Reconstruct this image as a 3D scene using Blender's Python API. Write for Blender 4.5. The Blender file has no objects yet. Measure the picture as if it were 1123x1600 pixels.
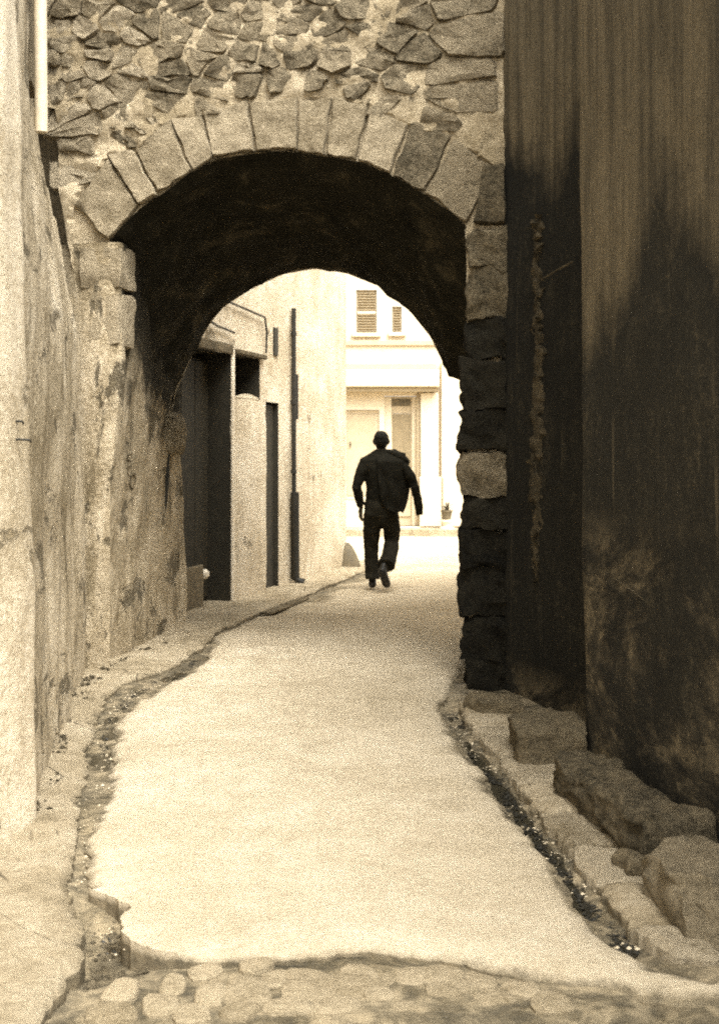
import bpy, bmesh, math, random
import numpy as np
from mathutils import Vector, noise
from mathutils.geometry import delaunay_2d_cdt

random.seed(7)
SC = bpy.context.scene
COL = SC.collection
R = math.radians

# ------------------------------------------------------------------ camera
EYE, FPX, CX, HY = 1.5, 2000.0, 561.0, 710.0          # eye height, focal length in survey units, principal column, horizon row
cam = bpy.data.cameras.new('camera')
camo = bpy.data.objects.new('camera', cam)
COL.objects.link(camo)
SC.camera = camo
camo.location = (0, 0, EYE)
camo.rotation_euler = (R(90), 0, 0)
cam.sensor_width = 36
cam.sensor_height = 36
cam.lens = 45.0
cam.shift_y = -90.0 / 1600.0
cam.clip_start = 0.05
cam.clip_end = 400
cam.dof.use_dof = True
cam.dof.focus_distance = 9.5
cam.dof.aperture_fstop = 8.0

# ------------------------------------------------------------------ sky, sun, exposure
SUN_EL, SUN_AZ = 58.0, 150.0        # azimuth clockwise from +Y: behind the camera, to the right
world = bpy.data.worlds.new('World')
SC.world = world
world.use_nodes = True
nt = world.node_tree
nt.nodes.clear()
sky = nt.nodes.new('ShaderNodeTexSky')
sky.sky_type = 'NISHITA'
sky.sun_disc = False
sky.sun_elevation = R(SUN_EL)
sky.sun_rotation = R(SUN_AZ)
sky.dust_density = 4.0
bw = nt.nodes.new('ShaderNodeRGBToBW')
tint = nt.nodes.new('ShaderNodeMix')
tint.data_type = 'RGBA'
tint.blend_type = 'MULTIPLY'
tint.inputs[0].default_value = 1.0
tint.inputs[7].default_value = (1.0, 0.98, 0.93, 1)
bg = nt.nodes.new('ShaderNodeBackground')
bg.inputs[1].default_value = 0.15
wo = nt.nodes.new('ShaderNodeOutputWorld')
nt.links.new(sky.outputs[0], bw.inputs[0])
nt.links.new(bw.outputs[0], tint.inputs[6])
nt.links.new(tint.outputs[2], bg.inputs[0])
nt.links.new(bg.outputs[0], wo.inputs[0])

sl = bpy.data.lights.new('sun', 'SUN')
sl.energy = 1.3
sl.angle = R(35)
sl.color = (1.0, 0.97, 0.90)
so = bpy.data.objects.new('sun', sl)
COL.objects.link(so)
el, az = R(SUN_EL), R(SUN_AZ)
sdir = Vector((math.sin(az) * math.cos(el), math.cos(az) * math.cos(el), math.sin(el)))
so.rotation_euler = (-sdir).to_track_quat('-Z', 'Y').to_euler()
so.location = sdir * 20

vs = SC.view_settings
vs.view_transform = 'Standard'
vs.look = 'None'
vs.exposure = 2.1
vs.gamma = 1.0
vs.use_curve_mapping = False
SC.cycles.use_denoising = False        # keep the fine grain of the surfaces
SC.cycles.use_adaptive_sampling = False
SC.cycles.filter_width = 2.1
SC.cycles.max_bounces = 10
SC.cycles.diffuse_bounces = 6

# ------------------------------------------------------------------ survey helpers (world metres)
def G(px, py):
    """ground point seen at a pixel of the survey"""
    d = FPX * EYE / (py - HY)
    return ((px - CX) / FPX * d, d)

ARCH_A = R(10)
AO = Vector((-0.60, 8.725, 0))
AU = Vector((math.cos(ARCH_A), -math.sin(ARCH_A), 0))
AN = Vector((math.sin(ARCH_A), math.cos(ARCH_A), 0))

def A(u, w, z):
    p = AO + AU * u + AN * w
    return Vector((p.x, p.y, z))

def W(px, py, w=0.0):
    """(u, z) on the arch wall's plane at depth w"""
    d = Vector(((px - CX) / FPX, 1.0, (HY - py) / FPX))
    t = (AO + AN * w).dot(AN) / d.dot(AN)
    q = d * t
    u = (Vector((q.x, q.y, 0)) - AO).dot(AU)
    return (u, q.z + EYE)

def fbm(p, oct=4, s=1.0):
    return noise.fractal(Vector(p) * s, 0.9, 2.1, oct)

# ------------------------------------------------------------------ objects
def tag(o, label=None, cat=None, group=None, kind=None):
    if label: o['label'] = label
    if cat: o['category'] = cat
    if group: o['group'] = group
    if kind: o['kind'] = kind
    return o

def wloc(o):
    v = Vector((0, 0, 0))
    while o:
        v = v + o.location
        o = o.parent
    return v

def empty(name, loc, label, cat, group=None):
    o = bpy.data.objects.new(name, None)
    o.empty_display_size = 0.2
    COL.objects.link(o)
    o.location = loc
    return tag(o, label, cat, group)

def obj(name, verts, faces, m, parent=None, smooth=True, origin=None, sharp=38):
    """one mesh object from world-space vertices, its origin at its own base"""
    V = np.array([tuple(v) for v in verts], dtype=float)
    if origin is None:
        lo, hi = V.min(0), V.max(0)
        origin = Vector(((lo[0] + hi[0]) / 2, (lo[1] + hi[1]) / 2, lo[2]))
    V = V - np.array(origin)
    me = bpy.data.meshes.new(name)
    me.from_pydata(V.tolist(), [], [tuple(f) for f in faces])
    bm = bmesh.new()
    bm.from_mesh(me)
    bmesh.ops.recalc_face_normals(bm, faces=bm.faces)
    bm.to_mesh(me)
    bm.free()
    me.materials.append(m)
    if smooth:
        me.polygons.foreach_set('use_smooth', [True] * len(me.polygons))
        if sharp: me.set_sharp_from_angle(angle=R(sharp))
    o = bpy.data.objects.new(name, me)
    COL.objects.link(o)
    if parent:
        o.parent = parent
        o.location = Vector(origin) - wloc(parent)
    else:
        o.location = origin
    return o

def struct(name, verts, faces, m, smooth=True):
    return tag(obj(name, verts, faces, m, None, smooth, origin=(0, 0, 0)), kind='structure')

# ------------------------------------------------------------------ materials: everything is toned like the brown print
def sep(v):
    """a grey value in the print's tone"""
    ks = [(0.0, (1.05, 0.98, 0.66)), (0.04, (1.13, 0.955, 0.61)), (0.15, (1.18, 0.935, 0.56)), (0.35, (1.15, 0.945, 0.63)), (0.7, (1.09, 0.97, 0.76)), (1.0, (1.04, 0.99, 0.86))]
    for (a, ca), (b, cb) in zip(ks, ks[1:]):
        if v <= b:
            t = (v - a) / (b - a)
            return tuple(v * (x + (y - x) * t) for x, y in zip(ca, cb)) + (1,)
    return tuple(v * x for x in ks[-1][1]) + (1,)

MUDC = None
class NT:
    def __init__(s, name, rough=0.9, spec=0.25):
        s.m = bpy.data.materials.new(name)
        s.m.use_nodes = True
        s.t = s.m.node_tree
        s.b = s.t.nodes['Principled BSDF']
        s.b.inputs['Roughness'].default_value = rough
        s.b.inputs['Specular IOR Level'].default_value = spec
        g = s.t.nodes.new('ShaderNodeNewGeometry')
        s.pos = g.outputs['Position']
    def link(s, a, b):
        s.t.links.new(a, b)
    def scaled(s, sc, rot=0.0):
        n = s.t.nodes.new('ShaderNodeMapping')
        n.inputs['Scale'].default_value = sc
        n.inputs['Rotation'].default_value = (0, 0, rot)
        s.link(s.pos, n.inputs[0])
        return n.outputs[0]
    def noise(s, scale, detail=6, rough=0.6, vec=None, dist=0.0):
        n = s.t.nodes.new('ShaderNodeTexNoise')
        n.inputs['Scale'].default_value = scale
        n.inputs['Detail'].default_value = detail
        n.inputs['Roughness'].default_value = rough
        n.inputs['Distortion'].default_value = dist
        s.link(vec or s.pos, n.inputs['Vector'])
        return n.outputs[0]
    def voro(s, scale, feature='DISTANCE_TO_EDGE', vec=None):
        n = s.t.nodes.new('ShaderNodeTexVoronoi')
        n.feature = feature
        n.inputs['Scale'].default_value = scale
        s.link(vec or s.pos, n.inputs['Vector'])
        return n.outputs[0]
    def math(s, op, a, b=None, clamp=False):
        n = s.t.nodes.new('ShaderNodeMath')
        n.operation = op
        n.use_clamp = clamp
        for i, x in enumerate((a, b)):
            if x is None: continue
            if isinstance(x, (int, float)): n.inputs[i].default_value = x
            else: s.link(x, n.inputs[i])
        return n.outputs[0]
    def ramp(s, fac, stops):
        n = s.t.nodes.new('ShaderNodeValToRGB')
        e = n.color_ramp.elements
        while len(e) < len(stops): e.new(0.5)
        for el_, (p, c) in zip(e, stops):
            el_.position = p
            el_.color = c if isinstance(c, tuple) else (c, c, c, 1)
        s.link(fac, n.inputs[0])
        return n.outputs[0]
    def mix(s, fac, a, b):
        n = s.t.nodes.new('ShaderNodeMix')
        n.data_type = 'RGBA'
        if isinstance(fac, (int, float)): n.inputs[0].default_value = fac
        else: s.link(fac, n.inputs[0])
        for i, x in ((6, a), (7, b)):
            if isinstance(x, tuple): n.inputs[i].default_value = x
            else: s.link(x, n.inputs[i])
        return n.outputs[2]
    def z(s):
        n = s.t.nodes.new('ShaderNodeSeparateXYZ')
        s.link(s.pos, n.inputs[0])
        return n.outputs
    def silt(s, c, zlo, zhi, col=0.15):
        """gutter silt lying on whatever is low"""
        z_ = s.math('ADD', s.z()[2], s.math('MULTIPLY', s.math('SUBTRACT', s.noise(7, 9, 0.72), 0.5), 0.045))
        z_ = s.math('MULTIPLY', s.math('ADD', z_, 0.1), 5.0)
        m = s.ramp(z_, [((zlo + .1) * 5, 1.0), ((zhi + .1) * 5, 0.0)])
        cc = s.ramp(s.noise(14, 8, 0.75), [(0.35, sep(col * .45)), (0.65, sep(col * 1.6))])
        return s.mix(s.math('MULTIPLY', m, 0.9), c, cc)
    def per_object(s):
        n = s.t.nodes.new('ShaderNodeObjectInfo')
        return n.outputs['Random']
    def out(s, colour, height=None, dist=0.02, strength=0.6, rough=None):
        if isinstance(colour, tuple): s.b.inputs['Base Color'].default_value = colour
        else: s.link(colour, s.b.inputs['Base Color'])
        if height is not None:
            n = s.t.nodes.new('ShaderNodeBump')
            n.inputs['Strength'].default_value = strength
            n.inputs['Distance'].default_value = dist
            s.link(height, n.inputs['Height'])
            s.link(n.outputs[0], s.b.inputs['Normal'])
        if rough is not None:
            s.link(rough, s.b.inputs['Roughness'])
        return s.m

def plain(name, v, rough=0.8, spec=0.3, var=0.25):
    n = NT(name, rough, spec)
    f = n.noise(9.0, 6, 0.6)
    c = n.ramp(f, [(0.3, sep(v * (1 - var))), (0.7, sep(min(1, v * (1 + var))))])
    return n.out(c, n.noise(60, 4, 0.6), 0.004, 0.5)

def plaster(name, lo, mid, hi, patch=None, patch_at=0.60, cracks=True, streak=0.38, pscale=2.6, bump=0.04, yk=0.35, runs=0.0):
    n = NT(name, 0.95, 0.15)
    big = n.noise(1.3, 8, 0.68, n.scaled((1, yk * 1.3, 0.8)), 0.4)
    stv = n.scaled((4.0, 4.0 * yk, 0.75))
    st = n.noise(1.2, 9, 0.72, stv, 0.8)
    fine = n.noise(15, 8, 0.75, n.scaled((1, max(yk, .5), 1)), 0.4)
    f = n.math('ADD', n.math('MULTIPLY', big, 0.85 - streak), n.math('MULTIPLY', st, streak))
    f = n.math('ADD', f, n.math('MULTIPLY', fine, 0.15))
    f = n.math('ADD', f, n.math('MULTIPLY', n.math('SUBTRACT', n.noise(40, 8, 0.85), 0.5), 0.75))
    c = n.ramp(f, [(0.40, sep(lo)), (0.50, sep(mid)), (0.60, sep(hi))])
    h = n.math('ADD', n.math('MULTIPLY', fine, 0.7), n.math('MULTIPLY', n.noise(60, 6, 0.75), 0.4))
    if runs:
        rn = n.math('MULTIPLY', n.ramp(n.noise(1.6, 9, 0.72, n.scaled((7, 2.4, 0.35)), 0.3), [(0.55, 0.0), (0.66, 1.0)]), n.ramp(n.noise(1.1, 5, 0.6, n.scaled((1, .5, 1))), [(0.42, 0.0), (0.56, 1.0)]))
        c = n.mix(n.math('MULTIPLY', rn, runs), c, sep(0.10))
    if patch is not None:
        pv = n.scaled((1.5, 1.5 * yk, 1.0))
        pn = n.noise(pscale, 12, 0.74, pv, 0.5)
        pm = n.ramp(pn, [(patch_at, 0.0), (patch_at + 0.035, 1.0)])
        c = n.mix(n.math('MULTIPLY', pm, 0.85), c, sep(patch))
        h = n.math('SUBTRACT', h, n.math('MULTIPLY', pm, 0.7))
    if cracks:
        wv = n.t.nodes.new('ShaderNodeVectorMath')
        wv.operation = 'ADD'
        wn = n.t.nodes.new('ShaderNodeTexNoise')
        wn.inputs['Scale'].default_value = 3.0
        n.link(n.scaled((1.2, 1.2, 0.5)), wv.inputs[0])
        n.link(n.pos, wn.inputs['Vector'])
        n.link(wn.outputs['Color'], wv.inputs[1])
        vo = n.voro(0.9, vec=wv.outputs[0])
        cm = n.math('MULTIPLY', n.ramp(vo, [(0.0, 1.0), (0.008, 0.0)]), n.ramp(n.noise(1.7, 3), [(0.50, 0.0), (0.56, 1.0)]))
        c = n.mix(n.math('MULTIPLY', cm, 0.7), c, sep(lo * 0.25))
        h = n.math('SUBTRACT', h, cm)
    return n.out(c, h, bump, 0.85)

def stone(name, lo, hi, bump=0.03, scale=7.0, spots=True):
    n = NT(name, 0.95, 0.15)
    f = n.noise(scale, 8, 0.68, dist=0.3)
    r = n.per_object()
    f2 = n.math('ADD', n.math('MULTIPLY', f, 0.75), n.math('MULTIPLY', r, 0.22))
    f2 = n.math('ADD', f2, n.math('MULTIPLY', n.math('SUBTRACT', n.noise(38, 8, 0.85), 0.5), 1.25))
    c = n.ramp(f2, [(0.26, sep(lo)), (0.62, sep(hi))])
    if spots:
        s_ = n.ramp(n.noise(26, 5, 0.7), [(0.62, 0.0), (0.72, 1.0)])
        c = n.mix(n.math('MULTIPLY', s_, 0.6), c, sep(lo * 0.4))
    h = n.math('ADD', f, n.math('MULTIPLY', n.noise(26, 9, 0.8), 0.9))
    return n.out(c, h, bump * 1.6, 1.0)

M = {}
M['left_plaster'] = plaster('left_plaster', 0.20, 0.42, 0.60, 0.11, 0.57, runs=0.8)
M['near_plaster'] = plaster('near_plaster', 0.33, 0.53, 0.68, 0.22, 0.60, cracks=False, streak=0.45, bump=.02)
M['far_plaster'] = plaster('far_plaster', 0.36, 0.54, 0.70, 0.22, 0.63, cracks=False)
M['bright_plaster'] = plaster('bright_plaster', 0.55, 0.68, 0.78, 0.45, 0.66, cracks=False)
M['mortar'] = plaster('mortar', 0.21, 0.33, 0.45, 0.11, 0.60, cracks=False, streak=0.1, pscale=5.0, yk=1.0)
M['rubble'] = stone('rubble', 0.09, 0.35, 0.05, 9.0)
M['rubble_pale'] = stone('rubble_pale', 0.16, 0.44, 0.05, 9.0)
M['ashlar'] = stone('ashlar', 0.18, 0.42, 0.03, 6.0)
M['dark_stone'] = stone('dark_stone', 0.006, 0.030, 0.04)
M['mid_stone'] = stone('mid_stone', 0.05, 0.21, 0.04)
M['kerb_stone'] = stone('kerb_stone', 0.08, 0.32, 0.05, 6.0)
M['pale_stone'] = stone('pale_stone', 0.18, 0.46, 0.03, 5.0)
M['cobble'] = stone('cobble', 0.19, 0.36, 0.015, 9.0, False)
M['crumb'] = plain('crumb', 0.45, 0.9, 0.2)
M['iron'] = plain('iron', 0.015, 0.6, 0.4)
M['dark_wood'] = plain('dark_wood', 0.028, 0.7, 0.3)
M['door_board'] = plain('door_board', 0.12, 0.7, 0.3)
M['white_paint'] = plain('white_paint', 0.72, 0.5, 0.4, 0.08)
M['zinc'] = plain('zinc', 0.55, 0.5, 0.4, 0.1)
M['far_wall'] = plain('far_wall', 0.56, 0.9, 0.2, 0.06)
M['far_trim'] = plain('far_trim', 0.40, 0.8, 0.2, 0.06)
M['shutter'] = plain('shutter', 0.29, 0.8, 0.2, 0.08)
M['far_glass'] = plain('far_glass', 0.20, 0.25, 0.5, 0.15)
M['far_dark'] = plain('far_dark', 0.10, 0.7, 0.3)
M['cloth_dark'] = plain('cloth_dark', 0.010, 0.9, 0.1)
M['trouser'] = plain('trouser', 0.016, 0.9, 0.1)
M['jacket_cloth'] = M['cloth_dark']
M['hair'] = plain('hair', 0.008, 0.8, 0.2)
M['leather'] = plain('leather', 0.012, 0.5, 0.4)
M['skin'] = plain('skin', 0.04, 0.6, 0.3, 0.1)
M['leaf'] = plain('leaf', 0.06, 0.7, 0.3)

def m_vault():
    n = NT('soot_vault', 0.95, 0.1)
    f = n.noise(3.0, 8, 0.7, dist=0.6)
    c = n.ramp(f, [(0.35, sep(0.010)), (0.55, sep(0.020)), (0.72, sep(0.075))])  # near-black colour carries the shade of the underside
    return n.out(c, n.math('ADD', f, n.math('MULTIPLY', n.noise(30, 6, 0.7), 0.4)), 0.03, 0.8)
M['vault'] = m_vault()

def m_pier():
    """pale plaster that gives way to soot-blackened masonry towards the vault"""
    n = NT('pier_plaster', 0.95, 0.12)
    big = n.noise(1.6, 8, 0.68, n.scaled((1, .5, .8)), 0.5)
    st = n.noise(1.3, 9, 0.72, n.scaled((4, 1.6, 0.7)), 0.8)
    fine = n.noise(17, 8, 0.75, dist=0.4)
    f = n.math('ADD', n.math('ADD', n.math('MULTIPLY', big, 0.45), n.math('MULTIPLY', st, 0.4)), n.math('MULTIPLY', fine, 0.15))
    f = n.math('ADD', f, n.math('MULTIPLY', n.math('SUBTRACT', n.noise(40, 8, 0.85), 0.5), 0.75))
    c = n.ramp(f, [(0.40, sep(0.16)), (0.50, sep(0.34)), (0.60, sep(0.52))])
    flake = n.ramp(n.noise(3.0, 12, 0.75, n.scaled((1.4, .55, 0.8)), 0.6), [(0.56, 0.0), (0.61, 1.0)])
    c = n.mix(n.math('MULTIPLY', flake, 0.85), c, sep(0.09))
    rn = n.math('MULTIPLY', n.ramp(n.noise(1.6, 9, 0.72, n.scaled((7, 2.4, 0.35)), 0.3), [(0.54, 0.0), (0.65, 1.0)]), n.ramp(n.noise(1.1, 5, 0.6, n.scaled((1, .5, 1))), [(0.42, 0.0), (0.56, 1.0)]))
    c = n.mix(n.math('MULTIPLY', rn, 0.85), c, sep(0.08))
    # vault shade painted on the passage side of the corner, its lower edge ragged
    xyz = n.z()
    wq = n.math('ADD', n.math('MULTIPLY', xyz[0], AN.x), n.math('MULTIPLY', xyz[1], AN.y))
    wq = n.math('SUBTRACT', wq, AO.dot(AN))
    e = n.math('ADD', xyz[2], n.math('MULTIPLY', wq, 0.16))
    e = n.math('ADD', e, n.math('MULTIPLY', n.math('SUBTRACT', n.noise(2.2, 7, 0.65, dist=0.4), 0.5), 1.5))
    shade = n.ramp(n.math('MULTIPLY', e, 0.25), [(0.50, 0.0), (0.575, 1.0)])
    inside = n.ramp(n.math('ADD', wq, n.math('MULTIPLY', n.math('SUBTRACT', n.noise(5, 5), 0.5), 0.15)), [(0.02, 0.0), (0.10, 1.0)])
    c = n.mix(n.math('MULTIPLY', n.math('MULTIPLY', shade, inside), 0.96), c, sep(0.02))
    h = n.math('SUBTRACT', n.math('ADD', n.math('MULTIPLY', fine, 0.6), n.math('MULTIPLY', n.noise(90, 4), 0.2)), n.math('MULTIPLY', flake, 0.6))
    return n.out(c, h, 0.05, 0.9)
M['pier'] = m_pier()

def m_stained(name, z0, up_lo, up_hi, dk, peel_z):
    """render with black run-off stains below a dripping edge, peeling near the foot"""
    n = NT(name, 0.9, 0.2)
    xyz = n.z()
    stv = n.scaled((3.4, 1.1, 0.5))
    st = n.noise(1.4, 9, 0.72, stv, 0.5)
    st2 = n.noise(2.6, 8, 0.7, n.scaled((3.0, 1.0, 0.9)), 0.5)
    fine = n.noise(20, 8, 0.78, dist=0.3)
    grain = n.math('MULTIPLY', n.math('SUBTRACT', n.noise(55, 6, 0.8), 0.5), 0.5)
    up = n.ramp(n.math('ADD', n.math('ADD', n.math('MULTIPLY', st, 0.65), n.math('MULTIPLY', fine, 0.35)), grain), [(0.34, sep(up_lo)), (0.66, sep(up_hi))])
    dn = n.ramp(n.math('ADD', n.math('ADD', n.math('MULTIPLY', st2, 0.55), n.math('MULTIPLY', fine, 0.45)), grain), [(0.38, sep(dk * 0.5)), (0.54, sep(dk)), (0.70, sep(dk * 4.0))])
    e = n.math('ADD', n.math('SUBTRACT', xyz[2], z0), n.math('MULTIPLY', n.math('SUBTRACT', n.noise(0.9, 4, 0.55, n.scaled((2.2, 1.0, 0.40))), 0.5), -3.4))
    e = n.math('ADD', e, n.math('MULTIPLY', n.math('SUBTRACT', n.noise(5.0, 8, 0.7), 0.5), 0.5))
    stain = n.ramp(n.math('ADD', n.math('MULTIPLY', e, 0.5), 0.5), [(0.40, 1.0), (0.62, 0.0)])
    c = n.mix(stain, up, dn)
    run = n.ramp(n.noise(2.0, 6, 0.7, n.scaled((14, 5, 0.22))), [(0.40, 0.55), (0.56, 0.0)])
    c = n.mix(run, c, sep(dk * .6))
    # pale streaks
    sk = n.math('MULTIPLY', n.ramp(n.noise(2.2, 3, 0.5, n.scaled((9, 9, 0.12))), [(0.66, 0.0), (0.74, 1.0)]), n.ramp(n.noise(2.5, 4), [(0.4, 0.0), (0.6, 1.0)]))
    c = n.mix(n.math('MULTIPLY', sk, 0.35), c, sep(up_hi))
    h = n.math('ADD', n.math('MULTIPLY', fine, 0.6), n.math('MULTIPLY', st, 0.3))
    # peeled patches near the foot
    pz = n.ramp(n.math('SUBTRACT', n.math('MULTIPLY', xyz[2], 0.5), 0.0), [(peel_z * 0.5 - 0.15, 1.0), (peel_z * 0.5, 0.0)])
    pn = n.noise(2.2, 12, 0.76, n.scaled((1.3, .45, 0.9)), 0.4)
    pm = n.math('MULTIPLY', n.ramp(pn, [(0.47, 0.0), (0.56, 1.0)]), pz)
    c = n.mix(n.math('MULTIPLY', pm, 0.85), c, n.ramp(n.noise(9, 6, 0.7), [(0.35, sep(0.06)), (0.65, sep(0.19))]))
    h = n.math('SUBTRACT', h, n.math('MULTIPLY', pm, 0.7))
    return n.out(c, h, 0.06, 1.0)
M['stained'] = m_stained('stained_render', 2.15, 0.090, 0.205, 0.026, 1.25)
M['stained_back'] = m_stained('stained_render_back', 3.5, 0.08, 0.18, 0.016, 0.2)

def m_road():
    n = NT('worn_road', 0.9, 0.2)
    big = n.noise(0.7, 8, 0.65, dist=0.6)
    med = n.noise(5.0, 10, 0.75, dist=0.3)
    grit = n.noise(60, 8, 0.85)
    f = n.math('ADD', n.math('ADD', n.math('MULTIPLY', big, 0.40), n.math('MULTIPLY', med, 0.35)), n.math('MULTIPLY', grit, 0.25))
    f = n.math('ADD', f, n.math('MULTIPLY', n.math('SUBTRACT', n.noise(30, 9, 0.85), 0.5), 0.35))
    c = n.ramp(f, [(0.34, sep(0.31)), (0.50, sep(0.47)), (0.64, sep(0.60))])
    sp = n.ramp(n.noise(30, 4, 0.6), [(0.68, 0.0), (0.74, 1.0)])
    c = n.mix(n.math('MULTIPLY', sp, 0.35), c, sep(0.16))
    st = n.ramp(n.noise(1.3, 9, 0.7, n.scaled((1.6, 0.8, 1)), 0.6), [(0.56, 0.0), (0.70, 1.0)])
    c = n.mix(n.math('MULTIPLY', st, 0.6), c, sep(0.25))
    c = n.silt(c, -.042, -.024)
    return n.out(c, n.math('ADD', n.math('MULTIPLY', grit, 0.6), n.math('MULTIPLY', n.noise(25, 8, 0.8), 0.6)), 0.022, 0.9)
M['road'] = m_road()

def m_pave():
    n = NT('dusty_pavement', 0.9, 0.2)
    big = n.noise(1.6, 7, 0.65, dist=0.4)
    med = n.noise(9, 8, 0.7)
    f = n.math('ADD', n.math('MULTIPLY', big, 0.55), n.math('MULTIPLY', med, 0.45))
    c = n.ramp(f, [(0.34, sep(0.18)), (0.48, sep(0.36)), (0.62, sep(0.50))])
    vo = n.voro(2.3, vec=n.scaled((1, 1, 1)))
    cm = n.math('MULTIPLY', n.ramp(vo, [(0.0, 1.0), (0.010, 0.0)]), n.ramp(n.noise(1.9, 3), [(0.5, 0.0), (0.58, 1.0)]))
    c = n.mix(n.math('MULTIPLY', cm, 0.6), c, sep(0.12))
    c = n.mix(n.ramp(n.noise(42, 7, 0.8), [(0.40, 0.45), (0.60, 0.0)]), c, sep(0.17))
    c = n.silt(c, -.040, -.016)
    return n.out(c, n.math('SUBTRACT', n.math('ADD', med, n.math('MULTIPLY', n.noise(45, 8, 0.8), 0.7)), cm), 0.035, 0.9)
M['pave'] = m_pave()

def m_mud():
    n = NT('gutter_mud', 0.8, 0.4)
    f = n.noise(6, 9, 0.72, dist=0.5)
    c = n.ramp(f, [(0.36, sep(0.03)), (0.49, sep(0.105)), (0.62, sep(0.25))])
    ro = n.ramp(n.noise(3, 5, 0.6), [(0.42, 0.35), (0.58, 0.95)])
    return n.out(c, n.math('ADD', f, n.math('MULTIPLY', n.noise(50, 6, 0.7), 0.4)), 0.03, 0.8, ro)
M['mud'] = m_mud()

# ------------------------------------------------------------------ geometry helpers
def densify(poly, step, closed=True):
    out = []
    n = len(poly)
    for i in range(n if closed else n - 1):
        a, b = Vector(poly[i]), Vector(poly[(i + 1) % n])
        k = max(1, int((b - a).length / step))
        for j in range(k):
            out.append(a.lerp(b, j / k))
    if not closed: out.append(Vector(poly[-1]))
    return out

def smooth_path(pts, it, closed=False):
    for _ in range(it):
        q = list(pts)
        for i in range(len(pts)):
            if not closed and i in (0, len(pts) - 1): continue
            q[i] = (pts[i - 1] + pts[i] * 2 + pts[(i + 1) % len(pts)]) / 4
        pts = q
    return pts

def sheet(poly, step, grid, zf, skirt, rag=0.02, ragscale=4.0, round_edge=0.03, drop=0.02, far=None):
    """a slab with an uneven outline: triangulated top from a polygon, with a skirt"""
    bd = densify([Vector((p[0], p[1])) for p in poly], step)
    bd2 = []
    for p in bd:
        q = Vector((p.x, p.y, 3.3))
        d = Vector((fbm(q, 5, ragscale), fbm(q + Vector((9, 5, 1)), 5, ragscale)))
        d2 = Vector((fbm(q * 1.0 + Vector((1, 2, 8)), 5, 17), fbm(q + Vector((4, 5, 6)), 5, 17)))
        bd2.append(p + d * rag + d2 * .018)
    bd = bd2
    B = np.array([(p.x, p.y) for p in bd])
    lo, hi = B.min(0), B.max(0)
    pts = []
    y = lo[1]
    while y < hi[1]:
        g = grid if (far is None or y < far) else grid * 5
        x = lo[0]
        while x < hi[0]:
            pts.append((x + random.uniform(-.3, .3) * g, y + random.uniform(-.3, .3) * g))
            x += g
        y += g
    vc = [Vector(p) for p in bd] + [Vector(p) for p in pts]
    n = len(bd)
    v, e, f, ov, oe, of = delaunay_2d_cdt(vc, [(i, (i + 1) % n) for i in range(n)], [list(range(n))], 1, 1e-5)
    verts = []
    def edge_k(p): return 1.0 if not (p.x < -.55 and p.y < 4.5 and p.y > 3.5 and zf is zroad) else .25
    for p in v:
        d = np.sqrt(((B - np.array((p.x, p.y))) ** 2).sum(1)).min()
        t = max(0.0, 1 - d / round_edge)
        verts.append(Vector((p.x, p.y, zf(p.x, p.y) - drop * edge_k(p) * t * t)))
    faces = [tuple(q) for q in f]
    cnt = {}
    for q in faces:
        for i in range(len(q)):
            a, b = q[i], q[(i + 1) % len(q)]
            cnt[(a, b)] = cnt.get((a, b), 0) + 1
    low = {}
    for (a, b) in list(cnt):
        if (b, a) not in cnt:
            for k in (a, b):
                if k not in low:
                    low[k] = len(verts)
                    verts.append(Vector((verts[k].x, verts[k].y, verts[k].z - skirt)))
            faces.append((b, a, low[a], low[b]))
    return verts, faces

def grid_faces(nr, nc):
    return [(i * nc + j, i * nc + j + 1, (i + 1) * nc + j + 1, (i + 1) * nc + j) for i in range(nr - 1) for j in range(nc - 1)]

def wall_loft(pathf, z0, z1, dz, step, amp, sm=3, scale=1.6):
    """a wall surface from horizontal sections; lumpy along its normal"""
    nr = int((z1 - z0) / dz) + 1
    rows = []
    nc = None
    for i in range(nr):
        z = z0 + (z1 - z0) * i / (nr - 1)
        pts = [Vector((p[0], p[1])) for p in pathf(z)]
        if nc is None:
            ks = [max(1, int((b - a).length / step)) for a, b in zip(pts, pts[1:])]
            nc = sum(ks) + 1
        row = []
        for k, (a, b) in zip(ks, zip(pts, pts[1:])):
            for j in range(k): row.append(a.lerp(b, j / k))
        row.append(pts[-1])
        row = smooth_path(row, sm)
        out = []
        for j, p in enumerate(row):
            t = row[min(j + 1, nc - 1)] - row[max(j - 1, 0)]
            nrm = Vector((t.y, -t.x))
            nrm = nrm.normalized() if nrm.length > 1e-6 else Vector((1, 0))
            q = Vector((p.x, p.y, z))
            qs_ = Vector((q.x, q.y, q.z * .45))
            d = amp * (fbm(qs_, 3, scale) + 0.22 * fbm(qs_ + Vector((3, 7, 1)), 3, scale * 3.2))
            out.append(Vector((p.x + nrm.x * d, p.y + nrm.y * d, z)))
        rows.append(out)
    return [p for r in rows for p in r], grid_faces(nr, nc), rows

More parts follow.
